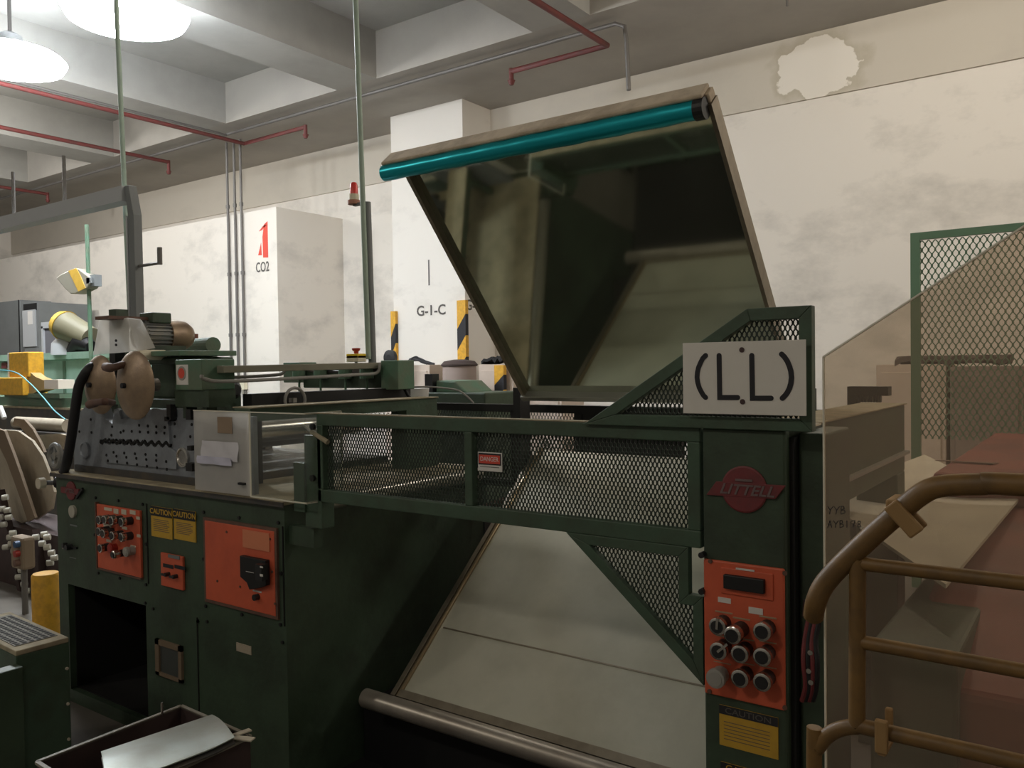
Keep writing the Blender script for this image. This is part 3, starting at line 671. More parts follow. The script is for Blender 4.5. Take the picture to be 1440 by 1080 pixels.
# handwheels at the cabinet's left end
for k,(px,py,rr) in enumerate(((78,641,.055),(62,679,.035))):
    p=PY(px,py,2.05); t=thing('handwheel',p,['grey spoked handwheel at the left end of the roll head','small black capped knob left of the cabinet top'][k],'handwheel' if k==0 else 'knob')
    if k==0:
        ring=[p+Vector((math.cos(a)*rr,0,math.sin(a)*rr)) for a in [i*math.pi/10 for i in range(20)]]
        MB().tube(ring,.014,8,closed=True).build('rim',GREYM,t,smooth=True)
        b=MB(); b.bar(p+Vector((-rr,0,0)),p+Vector((rr,0,0)),.012,.012); b.bar(p+Vector((0,0,-rr)),p+Vector((0,0,rr)),.012,.012); b.cyl(p+Vector((0,-.01,0)),p+Vector((0,.15,0)),.02,12); b.build('spokes',GREYM,t)
    else:
        MB().cyl(p,p+Vector((.0,-.03,0)),rr*.8,18).build('cap',LABELM,t); MB().cyl(p+Vector((.04,.04,0)),p+Vector((.12,.1,0)),rr*.8,18).build('collar',BLACK,t); MB().cyl(p,Vector((X0+.01,2.2,p.z)),.012,10).build('stem',STEELD,t)

# clear acrylic guard in front
gy=1.95
t=thing('clear_guard',(PY(350,690,gy).x,gy,1.12),'folded clear plastic guard with papers taped on it, over the cabinet edge','guard')
a0=PY(272,577,gy); a1=PY(430,705,gy); zt_,zb_=a0.z,PY(352,698,gy).z
xs=PY(352,640,gy).x
MB().box((a0.x,gy,zb_),(xs,gy+.006,zt_)).build('left_panel',ACRW,t)
MB().box((xs,gy,zb_),(a1.x,gy+.006,zt_)).build('front_panel',ACR,t)
MB().box((a1.x,gy,zb_+.0),(a1.x+.006,gy+.17,zt_)).build('side_panel',ACR,t)
b=MB(); b.box((xs-.004,gy-.002,zb_),(xs+.004,gy,zt_)); b.bar((a1.x+.003,gy+.17,zb_),(a1.x+.003,gy+.17,zt_),.006,.006); b.bar((xs,gy,zb_),(a1.x,gy,zb_),.005,.005); b.bar((a1.x+.003,gy,zb_),(a1.x+.003,gy+.17,zb_),.006,.006); b.bar((a0.x,gy,zt_),(a1.x,gy,zt_),.004,.004); b.bar((a1.x+.003,gy,zt_),(a1.x+.003,gy+.17,zt_),.006,.006); b.build('cut_edges',ACRE,t)
frect(MB(),306,586,327,610,gy,.002).build('instruction_label',mat('faded_brown_label',(.30,.22,.15),.7),t)
x0,x1,z0,z1=FR(284,619,336,650,gy); rows=[[(x0+(x1-x0)*i/8,gy-.004-.004*math.sin(i*1.7+j),z0+(z1-z0)*j/5) for i in range(9)] for j in range(6)]
MB().sheet(rows,(0,.001,0)).build('taped_sheet',mat('plastic_wallet',(.72,.71,.76),.25),t,smooth=True)
x0,x1,z0,z1=FR(281,640,328,655,gy); rows=[[(x0+(x1-x0)*i/8,gy-.012-.004*math.sin(i*1.3+j),z0+(z1-z0)*j/3) for i in range(9)] for j in range(4)]
MB().sheet(rows,(0,.001,0)).build('taped_sheet',mat('plastic_wallet_blue',(.62,.62,.76),.2),t,smooth=True)
MB().box((a0.x-.02,gy+.03,zb_),(xs-.02,gy+.05,zt_-.02)).build('backing_plate',STEEL,t)
for a in ((338,678,346,682),): frect(MB(),*a,gy,.012).build('clip',BLACK,t)
# clamp lever inside the guard
p=PY(432,600,2.0); t=thing('clamp_lever',p,'bright tipped clamp lever on the green bracket post behind the clear guard','lever')
MB().tube([PY(429,598,2.0),PY(438,607,2.0)],.008,10).build('tip',CHROME,t); MB().tube([PY(438,607,2.0),PY(461,622,2.0)],.009,10).build('shaft',DUST,t)
# bracket post carrying the guard rail's left end
t=thing('bracket_post',(-2.33,2.05,.95),'green bracket post bolted at the cabinet corner behind the clear guard','post')
x0,x1,z0,z1=FR(424,612,450,745,1.99); b=MB(); b.box((x0,2.0,z0),(x1,2.06,z1)); b.box((x0-.05,1.99,z1-.28),(x0+.01,2.02,z1-.1)); b.build('post',GREEN_R,t,bevel=.003)
MB().box((-2.49,2.02,.95),(x0+.02,2.06,1.02)).build('foot_bracket',GREEN,t)
b=MB()
for px,py in ((441,672),(441,600)): p=PY(px,py,1.99); b.cyl(p,p-Vector((0,.01,0)),.012,10)
b.build('bolts',BLACK,t)

# ================================================================== GUARDS OVER THE LOOP
gY=2.0
t=thing('mesh_guard_rail',(-1.5,gY,1.17),'long green guard rail with expanded metal mesh between cabinet and control post','guard rail')
xl,xr=-2.30,-.85
zt_=1.442; zb_=1.172
b=MB()
b.box((xl,gY,zt_-.042),(xr,gY+.03,zt_)); b.box((xl,gY,zb_-.045),(xr,gY+.03,zb_)); b.box((xr-.035,gY,zb_),(xr+.0,gY+.03,zt_-.042)); 
xm=PY(659,640,gY).x; b.box((xm-.016,gY-.002,zb_),(xm+.014,gY+.028,zt_-.042)); b.box((xl,gY,zb_),(xl+.03,gY+.03,zt_-.04)); b.build('frame',GREEN_R,t,bevel=.003)
MB().box((xl,gY-.001,zt_),(PY(822,590,gY).x,gY+.031,zt_+.003)).build('dusty_top',DUST,t)
b=MB(); b.mesh_fill([(0,0),(xr-xl,0),(xr-xl,zt_-zb_),(0,zt_-zb_)],(xl,gY+.024,zb_-.02),(1,0,0),(0,0,1)); b.build('mesh',MESH,t)
# danger sign on it
x0,x1,z0,z1=FR(673,635,707,664,gY); 
s=thing('danger_sign',((x0+x1)/2,gY-.006,z0),'small white danger notice with a red header hanging on the mesh guard','sign')
MB().box((x0,gY-.004,z0),(x1,gY-.001,z1)).build('plate',PAPER,s,bevel=.001); 
MB().box((x0+.003,gY-.005,z1-.038),(x1-.003,gY-.004,z1-.003)).build('header',INK,s)
MB().lathe(((x0+x1)/2,gY-.005,z1-.02),(0,-1,0),[(0,.5),(.001,.5)],32)  # unused
o=MB().box((x0+.006,gY-.006,z1-.034),(x1-.006,gY-.005,z1-.008)).build('red_field',REDP,s,bevel=.002)
text('DANGER',.019,((x0+x1)/2,gY-.0065,z1-.021),PAPER,s,ext=.0003,sx=.9)
b=MB()
for i in range(3): b.box((x0+.008,gY-.0046,z0+.012+i*.012),(x1-.01,gY-.004,z0+.014+i*.012))
b.build('small_print',INKG,s)

def frame_poly(b,pts,w,Y,d):
    """frame members of width w just inside the polygon pts (x,z), counter-clockwise or not"""
    n=len(pts); cx=sum(p[0] for p in pts)/n; cz=sum(p[1] for p in pts)/n
    area=sum(pts[i][0]*pts[(i+1)%n][1]-pts[(i+1)%n][0]*pts[i][1] for i in range(n)); sg=1 if area>0 else -1
    ins=[]
    for i in range(n):
        a=Vector(pts[i-1]);p=Vector(pts[i]);c=Vector(pts[(i+1)%n])
        d1=(p-a).normalized(); d2=(c-p).normalized(); n1=Vector((-d1.y,d1.x))*sg; n2=Vector((-d2.y,d2.x))*sg
        k=(n1+n2); k/= max(.15,(1+n1.dot(n2))); ins.append(p+k*w)
    for i in range(n):
        j=(i+1)%n; q=[pts[i],pts[j],ins[j],ins[i]]
        b.prism([(x,Y,z) for x,z in q],(0,d,0))
    return ins
Yu=1.985
pts=[PY(820,592,Yu),PY(1050,434,Yu),PY(1141,429,Yu),PY(1142,600,Yu)]
pts=[(p.x,p.z) for p in pts]; pts[0]=(pts[0][0],1.437); pts[3]=(pts[2][0],1.437)
t=thing('sloping_mesh_guard',(-.9,Yu,1.44),'green mesh guard with a slanting edge standing on the rail, behind the white sign','guard')
b=MB(); ins=frame_poly(b,pts,.03,Yu,.03); b.build('frame',GREEN_R,t,bevel=.002)
b=MB(); b.mesh_fill([(p[0],p[1]) for p in [(q.x,q.y) for q in ins]],(0,Yu+.02,0),(1,0,0),(0,0,1)); b.build('mesh',MESH,t)
# lower triangular guard
A=PY(795,722,gY); Bp=PY(992,748,gY); Cp=PY(994,966,gY)
pts=[(A.x,1.127),(-.845,1.127),(-.845,Cp.z)]
t=thing('triangular_mesh_guard',(-1,gY,.8),'green triangular mesh guard hanging below the rail beside the control post','guard')
b=MB(); xn=PY(968,800,gY).x; zn=PY(980,838,gY).z
ip=frame_poly(b,[(A.x,1.127),(xn,1.127),(xn,zn),(-.845,zn),(-.845,Cp.z)],.028,gY,.025); b.build('frame',GREEN_R,t,bevel=.002)
b=MB(); b.mesh_fill([(q.x,q.y) for q in ip],(0,gY+.018,0),(1,0,0),(0,0,1)); b.build('mesh',MESH,t)

# sign (L.L)
ys=1.965
x0,x1,z0,z1=FR(960,484,1134,585,ys); x0=PY(961,530,ys).x; x1=PY(1134,530,ys).x; z1=PY(1047,480,ys).z; z0=PY(1047,583,ys).z
t=thing('white_sign',((x0+x1)/2,ys,z0),'white sign board with black bracketed L L symbols and two dots','sign')
MB().box((x0,ys-.003,z0),(x1,ys,z1)).build('board',WHITE,t,bevel=.001)
def sp(px,py): return PY(px,py,ys-.0045)
b=MB(); rr=.0062
def stroke(pts):
    pts=[sp(*p) for p in pts]; n=len(pts); nr=[]
    for k in range(n):
        a=(pts[k]-pts[k-1]).normalized() if k else None; c=(pts[k+1]-pts[k]).normalized() if k<n-1 else None
        f=lambda d: Vector((-d.z,0,d.x))
        if a is None: m_=f(c)
        elif c is None: m_=f(a)
        else: m_=(f(a)+f(c)); m_=m_/(1+f(a).dot(f(c)))
        nr.append(m_*rr)
    b.prism([p+v for p,v in zip(pts,nr)]+[p-v for p,v in reversed(list(zip(pts,nr)))],(0,.0015,0))
    for a in (pts[0],pts[-1]): b.cyl(a+Vector((0,.0002,0)),a+Vector((0,.0015,0)),rr,18)
stroke([(1011,500),(1012,559),(1037,559)]); stroke([(1057,500),(1058,560),(1084,560)])
stroke([(992,500),(988,504),(985,510),(982,517),(980.5,524),(980,531),(981,538),(983,545),(986,551),(989,556),(992,559)])
stroke([(1099,498),(1103,502),(1107,508),(1110,515),(1112,522),(1113,531),(1112,539),(1110,546),(1107,552),(1104,556),(1100,560)])
b.build('symbols',INK,t)
b=MB()
for q in ((1043,492),(1044,565)): q=sp(*q); b.cyl(q,q+Vector((0,.0015,0)),.0065,18)
b.build('dots',mat('dot_brown',(.07,.04,.04),.7),t)

# rear guard
yr=3.35
t=thing('rear_mesh_guard',(-2.0,yr,0),'dark mesh guard rail at the back of the loop with its posts','guard rail')
b=MB(); b.box((-3.07,yr,1.375),(-.93,yr+.04,1.412)); 
for x in (-3.07,-2.42,-2.05,-1.55,-.97): b.box((x,yr,0),(x+.04,yr+.04,1.38))
b.box((-3.07,yr,1.0),(-.93,yr+.04,1.035)); b.box((-2.05,yr+.005,1.035),(-1.55,yr+.03,1.38)); b.build('frame',BLACK,t)
b=MB(); b.mesh_fill([(0,0),(2.14,0),(2.14,.34),(0,.34)],(-3.07,yr+.03,1.035),(1,0,0),(0,0,1),.018,.03,.003,.002); b.build('mesh',MESH,t)

# ================================================================== LOOP TABLES
def table(name,label,Ya,Za,Yb,Zb,xa,xb,m,rim=.035,back=.03):
    """tilted plate between near edge (Ya,Za) and far edge (Yb,Zb)"""
    d=Vector((0,Yb-Ya,Zb-Za)); L_=d.length; d.normalize(); n_=Vector((1,0,0)).cross(d)   # faces away
    return d,n_,L_
# upper (raised) table: its working face looks down and forward
t=thing('raised_table',(-1.58,3.2,1.46),'raised steel loop table tilted over the guard, its mirror-like underside facing the viewer','machine table')
UA=Vector((0,2.395,2.39)); UB=Vector((0,3.19,1.475))
d=(UB-UA).normalized(); nf=Vector((0,-d.z,d.y)); nf = nf if nf.z<0 else -nf       # front normal: forward and down
xl,xr=-2.2,-.975
def slab(mb,x0,x1,a,bb,o0,o1):
    pts=[]
    for o_ in (o0,o1):
        for (x,s) in ((x0,a),(x1,a),(x1,bb),(x0,bb)):
            p=UA+d*s+nf*o_; pts.append((x,p.y,p.z))
    return mb.hexa(pts)
Lu=(UB-UA).length
slab(MB(),xl,xr,0,Lu,0,-.012).build('plate',TABLE,t)
slab(MB(),xl-.018,xl,.0,Lu,-.03,.03).build('side_rim',TRIM_S,t); slab(MB(),xr,xr+.014,.0,Lu,-.03,.03).build('side_rim',TRIM_S,t)
MB(); b=MB(); slab(b,xl-.02,xr+.02,Lu-.012,Lu+.012,-.02,.04); b.build('hinge_bar',mat('worn_hinge_bar',(.35,.35,.31),.35,.7),t,bevel=.002)
b=MB(); slab(b,xl-.03,xr+.01,-.03,.0,-.03,.02); b.build('top_board',BOARD,t,bevel=.004)
b=MB(); 
p0=UA-d*.000+nf*.048
N=24; pts_=[Vector((xl-.09+(xr-.02-xl+.09)*i/N,p0.y,p0.z)) for i in range(N+1)]
b.tube(pts_,[.031+.0015*math.sin(i*2.1) for i in range(N+1)],20); b.build('film_roll',TEAL,t,smooth=True,label='shiny teal rolled film along the top edge')
b=MB(); slab(b,xl-.085,xr+.0,-.045,-.03,-.03,.050); b.build('dusty_lip',BOARD,t,bevel=.006)
b=MB(); e_=Vector((xr-.01,p0.y,p0.z)); b.cyl(e_-Vector((.02,0,0)),e_+Vector((.012,0,0)),.033,18); b.build('roll_end_bracket',BLACK,t)
# lower table: working face looks up and forward
LA=Vector((0,2.29,.345)); LB=Vector((0,3.30,1.20))
t=thing('lower_table',(-1.58,2.9,.3),'pale worn steel loop table sloping up away from the viewer under the guard rail','machine table')
d2=(LB-LA).normalized(); n2=Vector((0,-d2.z,d2.y))
if n2.z<0: n2=-n2
def slab2(mb,x0,x1,a,bb,o0,o1):
    pts=[]
    for o_ in (o0,o1):
        for (x,s) in ((x0,a),(x1,a),(x1,bb),(x0,bb)):
            p=LA+d2*s+n2*o_; pts.append((x,p.y,p.z))
    return mb.hexa(pts)
Ll=(LB-LA).length
slab2(MB(),xl,-.90,0,Ll,0,-.012).build('plate',TABLE2,t)
b=MB(); slab2(b,xl-.035,xl-.012,0,Ll,-.03,.012); b.build('side_rim',TRIM_S,t,bevel=.002)
q0=LA+n2*.006; q1=LB+n2*.006; b=MB(); b.tube([(xl,q0.y,q0.z),(xl,q1.y,q1.z)],.009,10); b.build('edge_tube',mat('bronze_edge',(.35,.27,.17),.3,.8),t,smooth=True)
b=MB(); b.cyl((xl-.14,LA.y-.035,LA.z-.02),(-.9,LA.y-.035,LA.z-.02),.036,24); b.build('end_roller',mat('roller_steel',(.42,.38,.33),.35,.6,(.3,.26,.22),9,.5),t,smooth=True)
b=MB(); slab2(b,xl-.0,-.9,0,.03,0,.014); b.build('end_lip',TRIM_S,t)
b=MB(); slab2(b,xl+.02,-.9,.318,.324,-.002,.0015); b.build('sheet_joint',TRIM_S,t)
for x in (xl+.1,-1.0): MB().bar((x,2.45,.25),(x,2.45,.44),.06,.06).build('support_leg',BLACK,t); MB().bar((x,3.15,.25),(x,3.15,1.03),.06,.06).build('support_leg',BLACK,t)
MB().box((-2.46,2.36,.012),(-.87,3.3,.25)).build('pit_dark_block',BLACK,label='black block added under the pale lower table to darken the space below its roller',cat='plinth')  # added block, its black keeps the space under the table dark
MB().box((-2.48,1.5,0),(-.86,3.32,.012)).build('dark_pit_sheet',HOLE,label='black sheet standing in for the dark pit between the cabinet and the control post',cat='mat')  # added sheet, its black stands in for the darkness of the pit
# hinge posts carrying the raised table
for k,x in enumerate((-2.26,-.93)):
    b=MB(); b.box((x-.02,3.18,0),(x+.02,3.26,1.5)); b.build('hinge_post',BLACK,label=['black hinge post at the left corner of the raised table','black hinge post at the right corner of the raised table'][k],cat='post')

# ================================================================== CONTROL POST
t=thing('control_post',(-.735,2.1,0),'tall green control post with orange button panel and red maker badge','control post')
px0,px1=-.843,-.632; zt=PY(1050,603,2.0).z
MB().box((px0,2.0,0),(px1,2.22,zt)).build('body',GREEN,t,bevel=.006)
MB().box((px0+.05,2.04,zt),(px1+.03,2.2,zt+.004)).build('dusty_top',BOARD,t)
MB().box((px1+.012,2.06,.0),(px1+.075,2.3,zt-.01)).build('side_duct',GREEN,t,bevel=.006)
MB().box((px1,2.03,0),(px1+.012,2.2,zt-.02)).build('side_gap',BLACK,t)
x0,x1,z0,z1=FR(994,786,1108,1000,2.0); z0=PY(1108,999,2.0).z; z1=PY(994,785,2.0).z
Yq=1.99
cp=MB().box((px0+.004,Yq,z0),(px1-.002,2.0,z1)).build('button_panel',ORANGE,t,bevel=.004,label='orange panel with nine buttons and a dark display')
x0,x1,z0,z1=FR(1014,797,1088,845,Yq); fr=MB().box((x0,Yq-.004,z0),(x1,Yq,z1)).build('display_frame',ORANGE,cp,bevel=.002)
x0,x1,z0,z1=FR(1020,806,1077,834,Yq); MB().box((x0,Yq-.016,z0),(x1,Yq-.002,z1)).build('display',BLACK,cp,bevel=.002)
frect(MB(),1035,798,1061,804,Yq-.004,.002).build('label_plate',PAPER,cp)
for a in ((1010,839,1028,849),(1053,853,1073,865)): tagplate(*a,Yq,cp,PAPER)
BT=[(1016,877),(1041,886),(1078,884),(1017,911),(1047,915),(1078,919),(1014,948),(1047,949),(1078,954)]
for i,(bx,by) in enumerate(BT):
    if i==6: o=pbutton(PY(bx,by,Yq-.01),cp,.0225,.04,KNOBG,KNOBG)
    else: o=pbutton(PY(bx+2,by-2,Yq),cp,.0205,.045 if i!=1 else .065)
    if i in (0,3):
        p=PY(bx,by,Yq-.048); b=MB(); b.bar(p+Vector((-.014,0,-.012 if i==3 else -.016)),p+Vector((.012 if i==3 else -.012,0,.012)),.006,.008,(0,1,0)); b.build('selector_lever',CHROME,cp)
    tagplate(bx-10,by-19,bx+14,by-13,Yq,cp,mat('button_tag',(.45,.34,.22),.7))
b=MB()
for px,py in ((999,789),(1104,806),(998,972),(1104,995)): p=PY(px,py,Yq); b.cyl(p,p-Vector((0,.003,0)),.006,8)
b.build('screws',BROWN,cp)
# maker badge
p=PY(1047,688,2.0)
bd=MB().lathe(p,(0,-1,0),[(0,.058),(.004,.058),(.006,.054)],36).build('maker_badge',BADGE,t,label='dull red round maker badge with a slanted name bar')
q=[PY(x,y,1.993) for x,y in ((1007,677),(1105,683),(1090,702),(993,696))]; MB().prism(q,(0,.004,0)).build('name_bar',BADGE,bd,bevel=.001)
text('LITTELL',.036,PY(1049,690,1.9918),BADGE_T,bd,shear=.35,sx=1.12,bold=.0007)
frect(MB(),1034,673,1058,678,1.992,.001).build('name_strip',BADGE_T,bd)
# caution plates on the post
def caution(px0_,py0_,px1_,py1_,Y,par):
    x0,x1,z0,z1=FR(px0_,py0_,px1_,py1_,Y)
    pl=MB().box((x0,Y-.003,z0),(x1,Y,z1)).build('caution_plate',YELLOW,par,label='worn yellow caution plate')
    MB().box((x0,Y-.004,z1-.022),(x1,Y-.003,z1)).build('header',INK,pl)
    text('CAUTION',.021,((x0+x1)/2,Y-.0045,z1-.0115),YELLOW if py0_>1050 else INKG,pl,sx=1.25,ext=.0003)
    bb=MB()
    for i in range(6): zz=z1-.04-i*(z1-z0-.05)/6; bb.box((x0+.012,Y-.0035,zz-.0012),(x1-.02,Y-.003,zz+.0008))
    bb.build('small_print',CARDB,pl)
caution(1012,990,1095,1068,2.0,t); caution(1014,1070,1095,1160,2.0,t)
b=MB(); p=PY(990,779,2.0); b.cyl(p,p-Vector((0,.02,0)),.008,8); p=PY(990,830,2.0); b.cyl(p,p-Vector((0,.02,0)),.008,8); b.build('side_bolts',BLACK,t)
# cable fittings beside the post
t=thing('cable_bundle',PY(1140,940,2.0),'dark red and black cable fittings hanging on the right side of the control post','cables')
for k in range(4):
    b=MB(); o_=k*5; b.tube(smoothpath([PY(1138+o_,868,1.95),PY(1132+o_,900,1.94),PY(1130+o_*1.3,930,1.93),PY(1133+o_,965,1.94),PY(1128+o_,985,1.96)],5),.006,8); b.build('cable',[BADGE,RUBBER,BADGE,RUBBER][k],t,smooth=True)
b=MB()
for px,py in ((1139,918),(1137,944),(1140,960)): p=PY(px,py,1.925); b.cyl(p,p+Vector((0,.02,0)),.006,10)
b.build('metal_glands',CHROME,t)
MB().tube([PY(1138,868,1.95),PY(1140,845,1.95)],.016,12).build('gland_sleeve',BLACK,t)

# ================================================================== RIGHT SIDE
# machine bed beyond the post
t=thing('right_machine_bed',(-.72,3.0,0),'green machine bed behind the hazy shield, right of the control post','machine')
zt=PX(1255,572,-.7).z
b=MB(); b.box((-.86,2.45,zt-.28),(-.7,3.8,zt)); b.box((-.86,2.45,0),(-.7,2.6,zt-.28)); b.box((-.86,3.65,0),(-.7,3.8,zt-.28)); b.build('side_frame',GREEN,t,bevel=.006)
MB().box((-.87,2.45,zt),(-.69,3.8,zt+.004)).build('dusty_top',DUST,t)
b=MB(); b.bar((-.69,2.45,zt-.20),(-.69,3.8,zt-.20),.02,.012); b.build('guide_strip',PIPEL,t)
b=MB(); 
for i in range(10): b.box((-.93+i*.012,3.9,1.42),(-.924+i*.012,3.93,1.45))
b.box((-.95,3.88,1.45),(-.78,3.95,1.49)); b.box((-.95,3.88,0),(-.91,3.95,1.45)); b.build('comb_bar',BLACK,t)
# cardboard sheet
t=MB(); q=[PZ(1148,700,1.02),PZ(1300,642,1.02),PZ(1432,706,1.02),PZ(1330,828,.98)]
o=t.prism(q,(0,0,.012)).build('card_sheet',mat('pale_card',(.62,.57,.46),.85,0,(.5,.46,.38),4,.5),label='large pale card sheet lying behind the yellow railing',cat='sheet')
zc=[v.z for v in q]
# red machine
b=MB(); t=thing('red_machine',(.3,4.2,0),'big faded red machine body behind the railing and the hazy shield','machine')
b.box((-.62,3.95,0),(2.6,6.3,1.12)); b.build('body',REDM,t,bevel=.02)
b=MB(); b.prism([(-.45,2.3,.0),(-.45,3.2,.0),(-.45,3.95,0),(-.45,3.95,1.0),(-.45,3.0,.94),(-.45,2.3,.78)],(2.6,0,0)); b.build('sloping_cover',REDM,t,bevel=.02)
b=MB(); b.box((-.50,2.25,0),(-.30,3.4,.88)); b.build('skirt',GREEN,t,bevel=.01)
p=PZ(1355,650,1.125); b=MB(); b.prism([p+Vector((-.12,0,0)),p+Vector((.12,-.02,0)),p+Vector((.14,.03,0)),p+Vector((-.06,.03,0))],(0,0,.003)); b.build('scrape_mark',BROWN,t)
# mesh screen
t=thing('mesh_screen',(.1,5.0,0),'tall mesh screen in a bright green frame standing by the back wall','screen')
p=PY(1280,328,6.4); xq=p.x; zq=p.z; Ys=6.4
b=MB(); b.box((xq,Ys,0),(xq+.06,Ys+.04,zq)); b.box((xq+.06,Ys,zq-.05),(xq+1.7,Ys+.04,zq)); b.box((xq+1.64,Ys,0),(xq+1.7,Ys+.04,zq-.05)); b.box((xq+.06,Ys,.1),(xq+1.64,Ys+.04,.16)); b.build('frame',MESHL,t)
b=MB(); b.mesh_fill([(0,0),(1.6,0),(1.6,zq-1.1),(0,zq-1.1)],(xq+.05,Ys+.02,1.06),(1,0,0),(0,0,1),.042,.075,.009,.004); b.build('mesh',MESHL,t)
# hazy acrylic shield
ya=1.52
t=thing('hazy_shield',(.1,ya,.6),'big hazy plastic shield with a slanting top edge and handwriting, clamped to the yellow railing','shield')
q=[PY(1158,502,ya),PY(1440,318,ya)]; dx=q[1]-q[0]; q.append(q[1]+dx*.5); 
xe=q[-1].x
pts=[q[0],q[-1],Vector((xe,ya,.62)),Vector((q[0].x,ya,.62))]
MB().prism(pts,(0,.005,0)).build('panel',ACRB,t)
b=MB(); b.bar(pts[0],pts[1],.003,.006,(0,1,0)); b.bar(pts[3],pts[0],.003,.006,(0,1,0)); b.build('cut_edge',ACRE,t)
def scrib(lines):
    b=MB()
    for ln in lines:
        pp=[PY(x,y,ya-.001) for x,y in ln]
        for a,c in zip(pp,pp[1:]): b.bar(a,c,.0008,.0013,(1,0,0))
    return b
L_=[]
def gl(ch,x,y,s):
    G={'Y':[[(0,0),(.4,.5)],[(.9,0),(.4,.5),(.3,1)]],'B':[[(.1,0),(.1,1),(.7,.85),(.7,.55),(.1,.5),(.6,.3),(.5,0),(.1,0)]],'1':[[(.3,0),(.3,1)]],'7':[[(0,.1),(.7,0),(.3,1)]],'8':[[(.6,.1),(.2,.1),(.2,.4),(.6,.6),(.6,.9),(.2,.9),(.2,.6),(.6,.4),(.6,.1)]],'A':[[(0,1),(.4,0),(.7,1)],[(.1,.6),(.6,.6)]]}
    for st in G[ch]: L_.append([(x+a*s*.8,y+c*s) for a,c in st])
for i,ch in enumerate('YYB'): gl(ch,1164+i*9,712,11)
for i,ch in enumerate('AYB178'): gl(ch,1164+i*8.2,732,10)
scrib(L_).build('handwriting',INK,t)
# yellow railing
yy=1.46
t=thing('yellow_railing',(.1,yy,0),'ochre yellow tubular railing with curved ends in the right foreground','railing')
rr=.0165
def rp(pts,nm='rail',r=rr): return MB().tube(smoothpath(pts,6),r,14).build(nm,YELRAIL,t,smooth=True)
ex=PY(1440,682,yy)
rp([PY(1144,866,yy+.02),PY(1148,845,yy),PY(1162,818,yy),PY(1200,778,yy),PY(1262,722,yy),PY(1300,692,yy),PY(1330,683,yy),PY(1380,681,yy),ex,ex+Vector((.45,0,-.0))],'top_rail',.0175)
a=PY(1206,792,yy); c=PY(1440,812,yy)
rp([a,(c.x+.4,yy,a.z)],'middle_rail',.0115)
a2=PY(1207,902,yy); rp([a2,(c.x+.4,yy,a2.z-.005)],'middle_rail',.0115)
b0=PY(1205,1020,yy)
rp([PY(1206,786,yy),b0],'upright',.0135)
a3=PY(1190,1022,yy)
rp([(PY(1146,1080,yy).x,yy,.0),PY(1145,1085,yy),PY(1150,1052,yy),PY(1170,1030,yy),PY(1205,1022,yy),(PY(1260,1020,yy).x,yy,b0.z),(c.x+.4,yy,b0.z)],'bottom_rail',.013)
MB().tube([(c.x+.38,yy,0),(c.x+.38,yy,ex.z)],rr,14).build('upright',YELRAIL,t,smooth=True)
def clamp(px,py,w,h,ang):
    p=PY(px,py,yy); b=MB(); d=Vector((math.cos(ang),0,math.sin(ang)))
    b.bar(p-d*h/2+Vector((0,-.018,0)),p+d*h/2+Vector((0,-.018,0)),.012,w,(0,0,1) if abs(d.z)<.9 else (1,0,0)); b.bar(p-d*h/2+Vector((0,.04,0)),p+d*h/2+Vector((0,.04,0)),.012,w*.6); b.bar(p-d*h/2+Vector((0,-.02,0)),p-d*h/2+Vector((0,.05,0)),.014,w*.5)
    o=b.build('clamp',mat('clamp_yellow',(.30,.18,.07),.6),t,bevel=.003)
clamp(1274,727,.026,.06,R(-48)); clamp(1243,1030,.02,.055,R(90))

# ================================================================== LEFT FOREGROUND
# green transformer box
t=thing('transformer_box',(-3.6,1.5,0),'green metal box with a perforated dusty top in the lower left corner','box')
zt=.56
Q=[PZ(22,916,zt),PZ(97,896,zt),PZ(14,860,zt),]
A,Bq,Dq=Q[0],Q[1],Q[2]; 
far=Bq+(Dq-Bq)*1.0; near=A
left=far+(A-Bq)
foot=[A,Bq,far,A+(far-Bq)]
b=MB(); b.prism([Vector((v.x,v.y,0)) for v in foot],(0,0,zt-.02)); b.build('body',GREEN_R,t,bevel=.003)
b=MB(); b.prism([Vector((v.x,v.y,zt-.02)) for v in foot],(0,0,.02)); b.build('top_rim',DUST,t,bevel=.004)
c_=(foot[0]+foot[1]+foot[2]+foot[3])/4; inn=[c_+(v-c_)*.80 for v in foot]
tp=MB(); tp.prism([Vector((v.x,v.y,zt)) for v in inn],(0,0,.003)); gp=tp.build('perforated_grille',mat('grille_dusty_grey',(.20,.19,.16),.8),t)
b=MB(); u_=inn[1]-inn[0]; v_=inn[3]-inn[0]; ul,vl=u_.normalized(),v_.normalized(); nu,nv=int(u_.length/.026),int(v_.length/.026)
for i in range(nu):
    for j in range(nv):
        if 2<i<nu-3 and 2<j<nv-3 and random.random()<.75: continue
        p=inn[0]+ul*(i+.5)*.026+vl*(j+.5)*.026; p=Vector((p.x,p.y,zt+.003)); b.prism([p-ul*.008-vl*.008,p+ul*.008-vl*.008,p+ul*.008+vl*.008,p-ul*.008+vl*.008],(0,0,.001))
b.build('grille_holes',HOLE,t)
b=MB(); dl=(foot[0]-foot[1]).normalized(); nn=Vector((dl.y,-dl.x,0)); 
if nn.y>0: nn=-nn
b.prism([Vector((v.x,v.y,0)) for v in (foot[0]+dl*.0,foot[0]+dl*.28,foot[0]+dl*.28+nn*.06-dl*0,foot[0]+nn*.06)],(0,0,zt-.045)); b.build('side_housing',GREEN,t,bevel=.004)
b=MB(); 
for i in range(3): p=foot[1]+Vector((0,0,-.12-.14*i)); b.cyl(p+nn*.0-dl*-.012,p+nn*.006+dl*.012,.006,8)
b.build('corner_screws',LABELM,t)

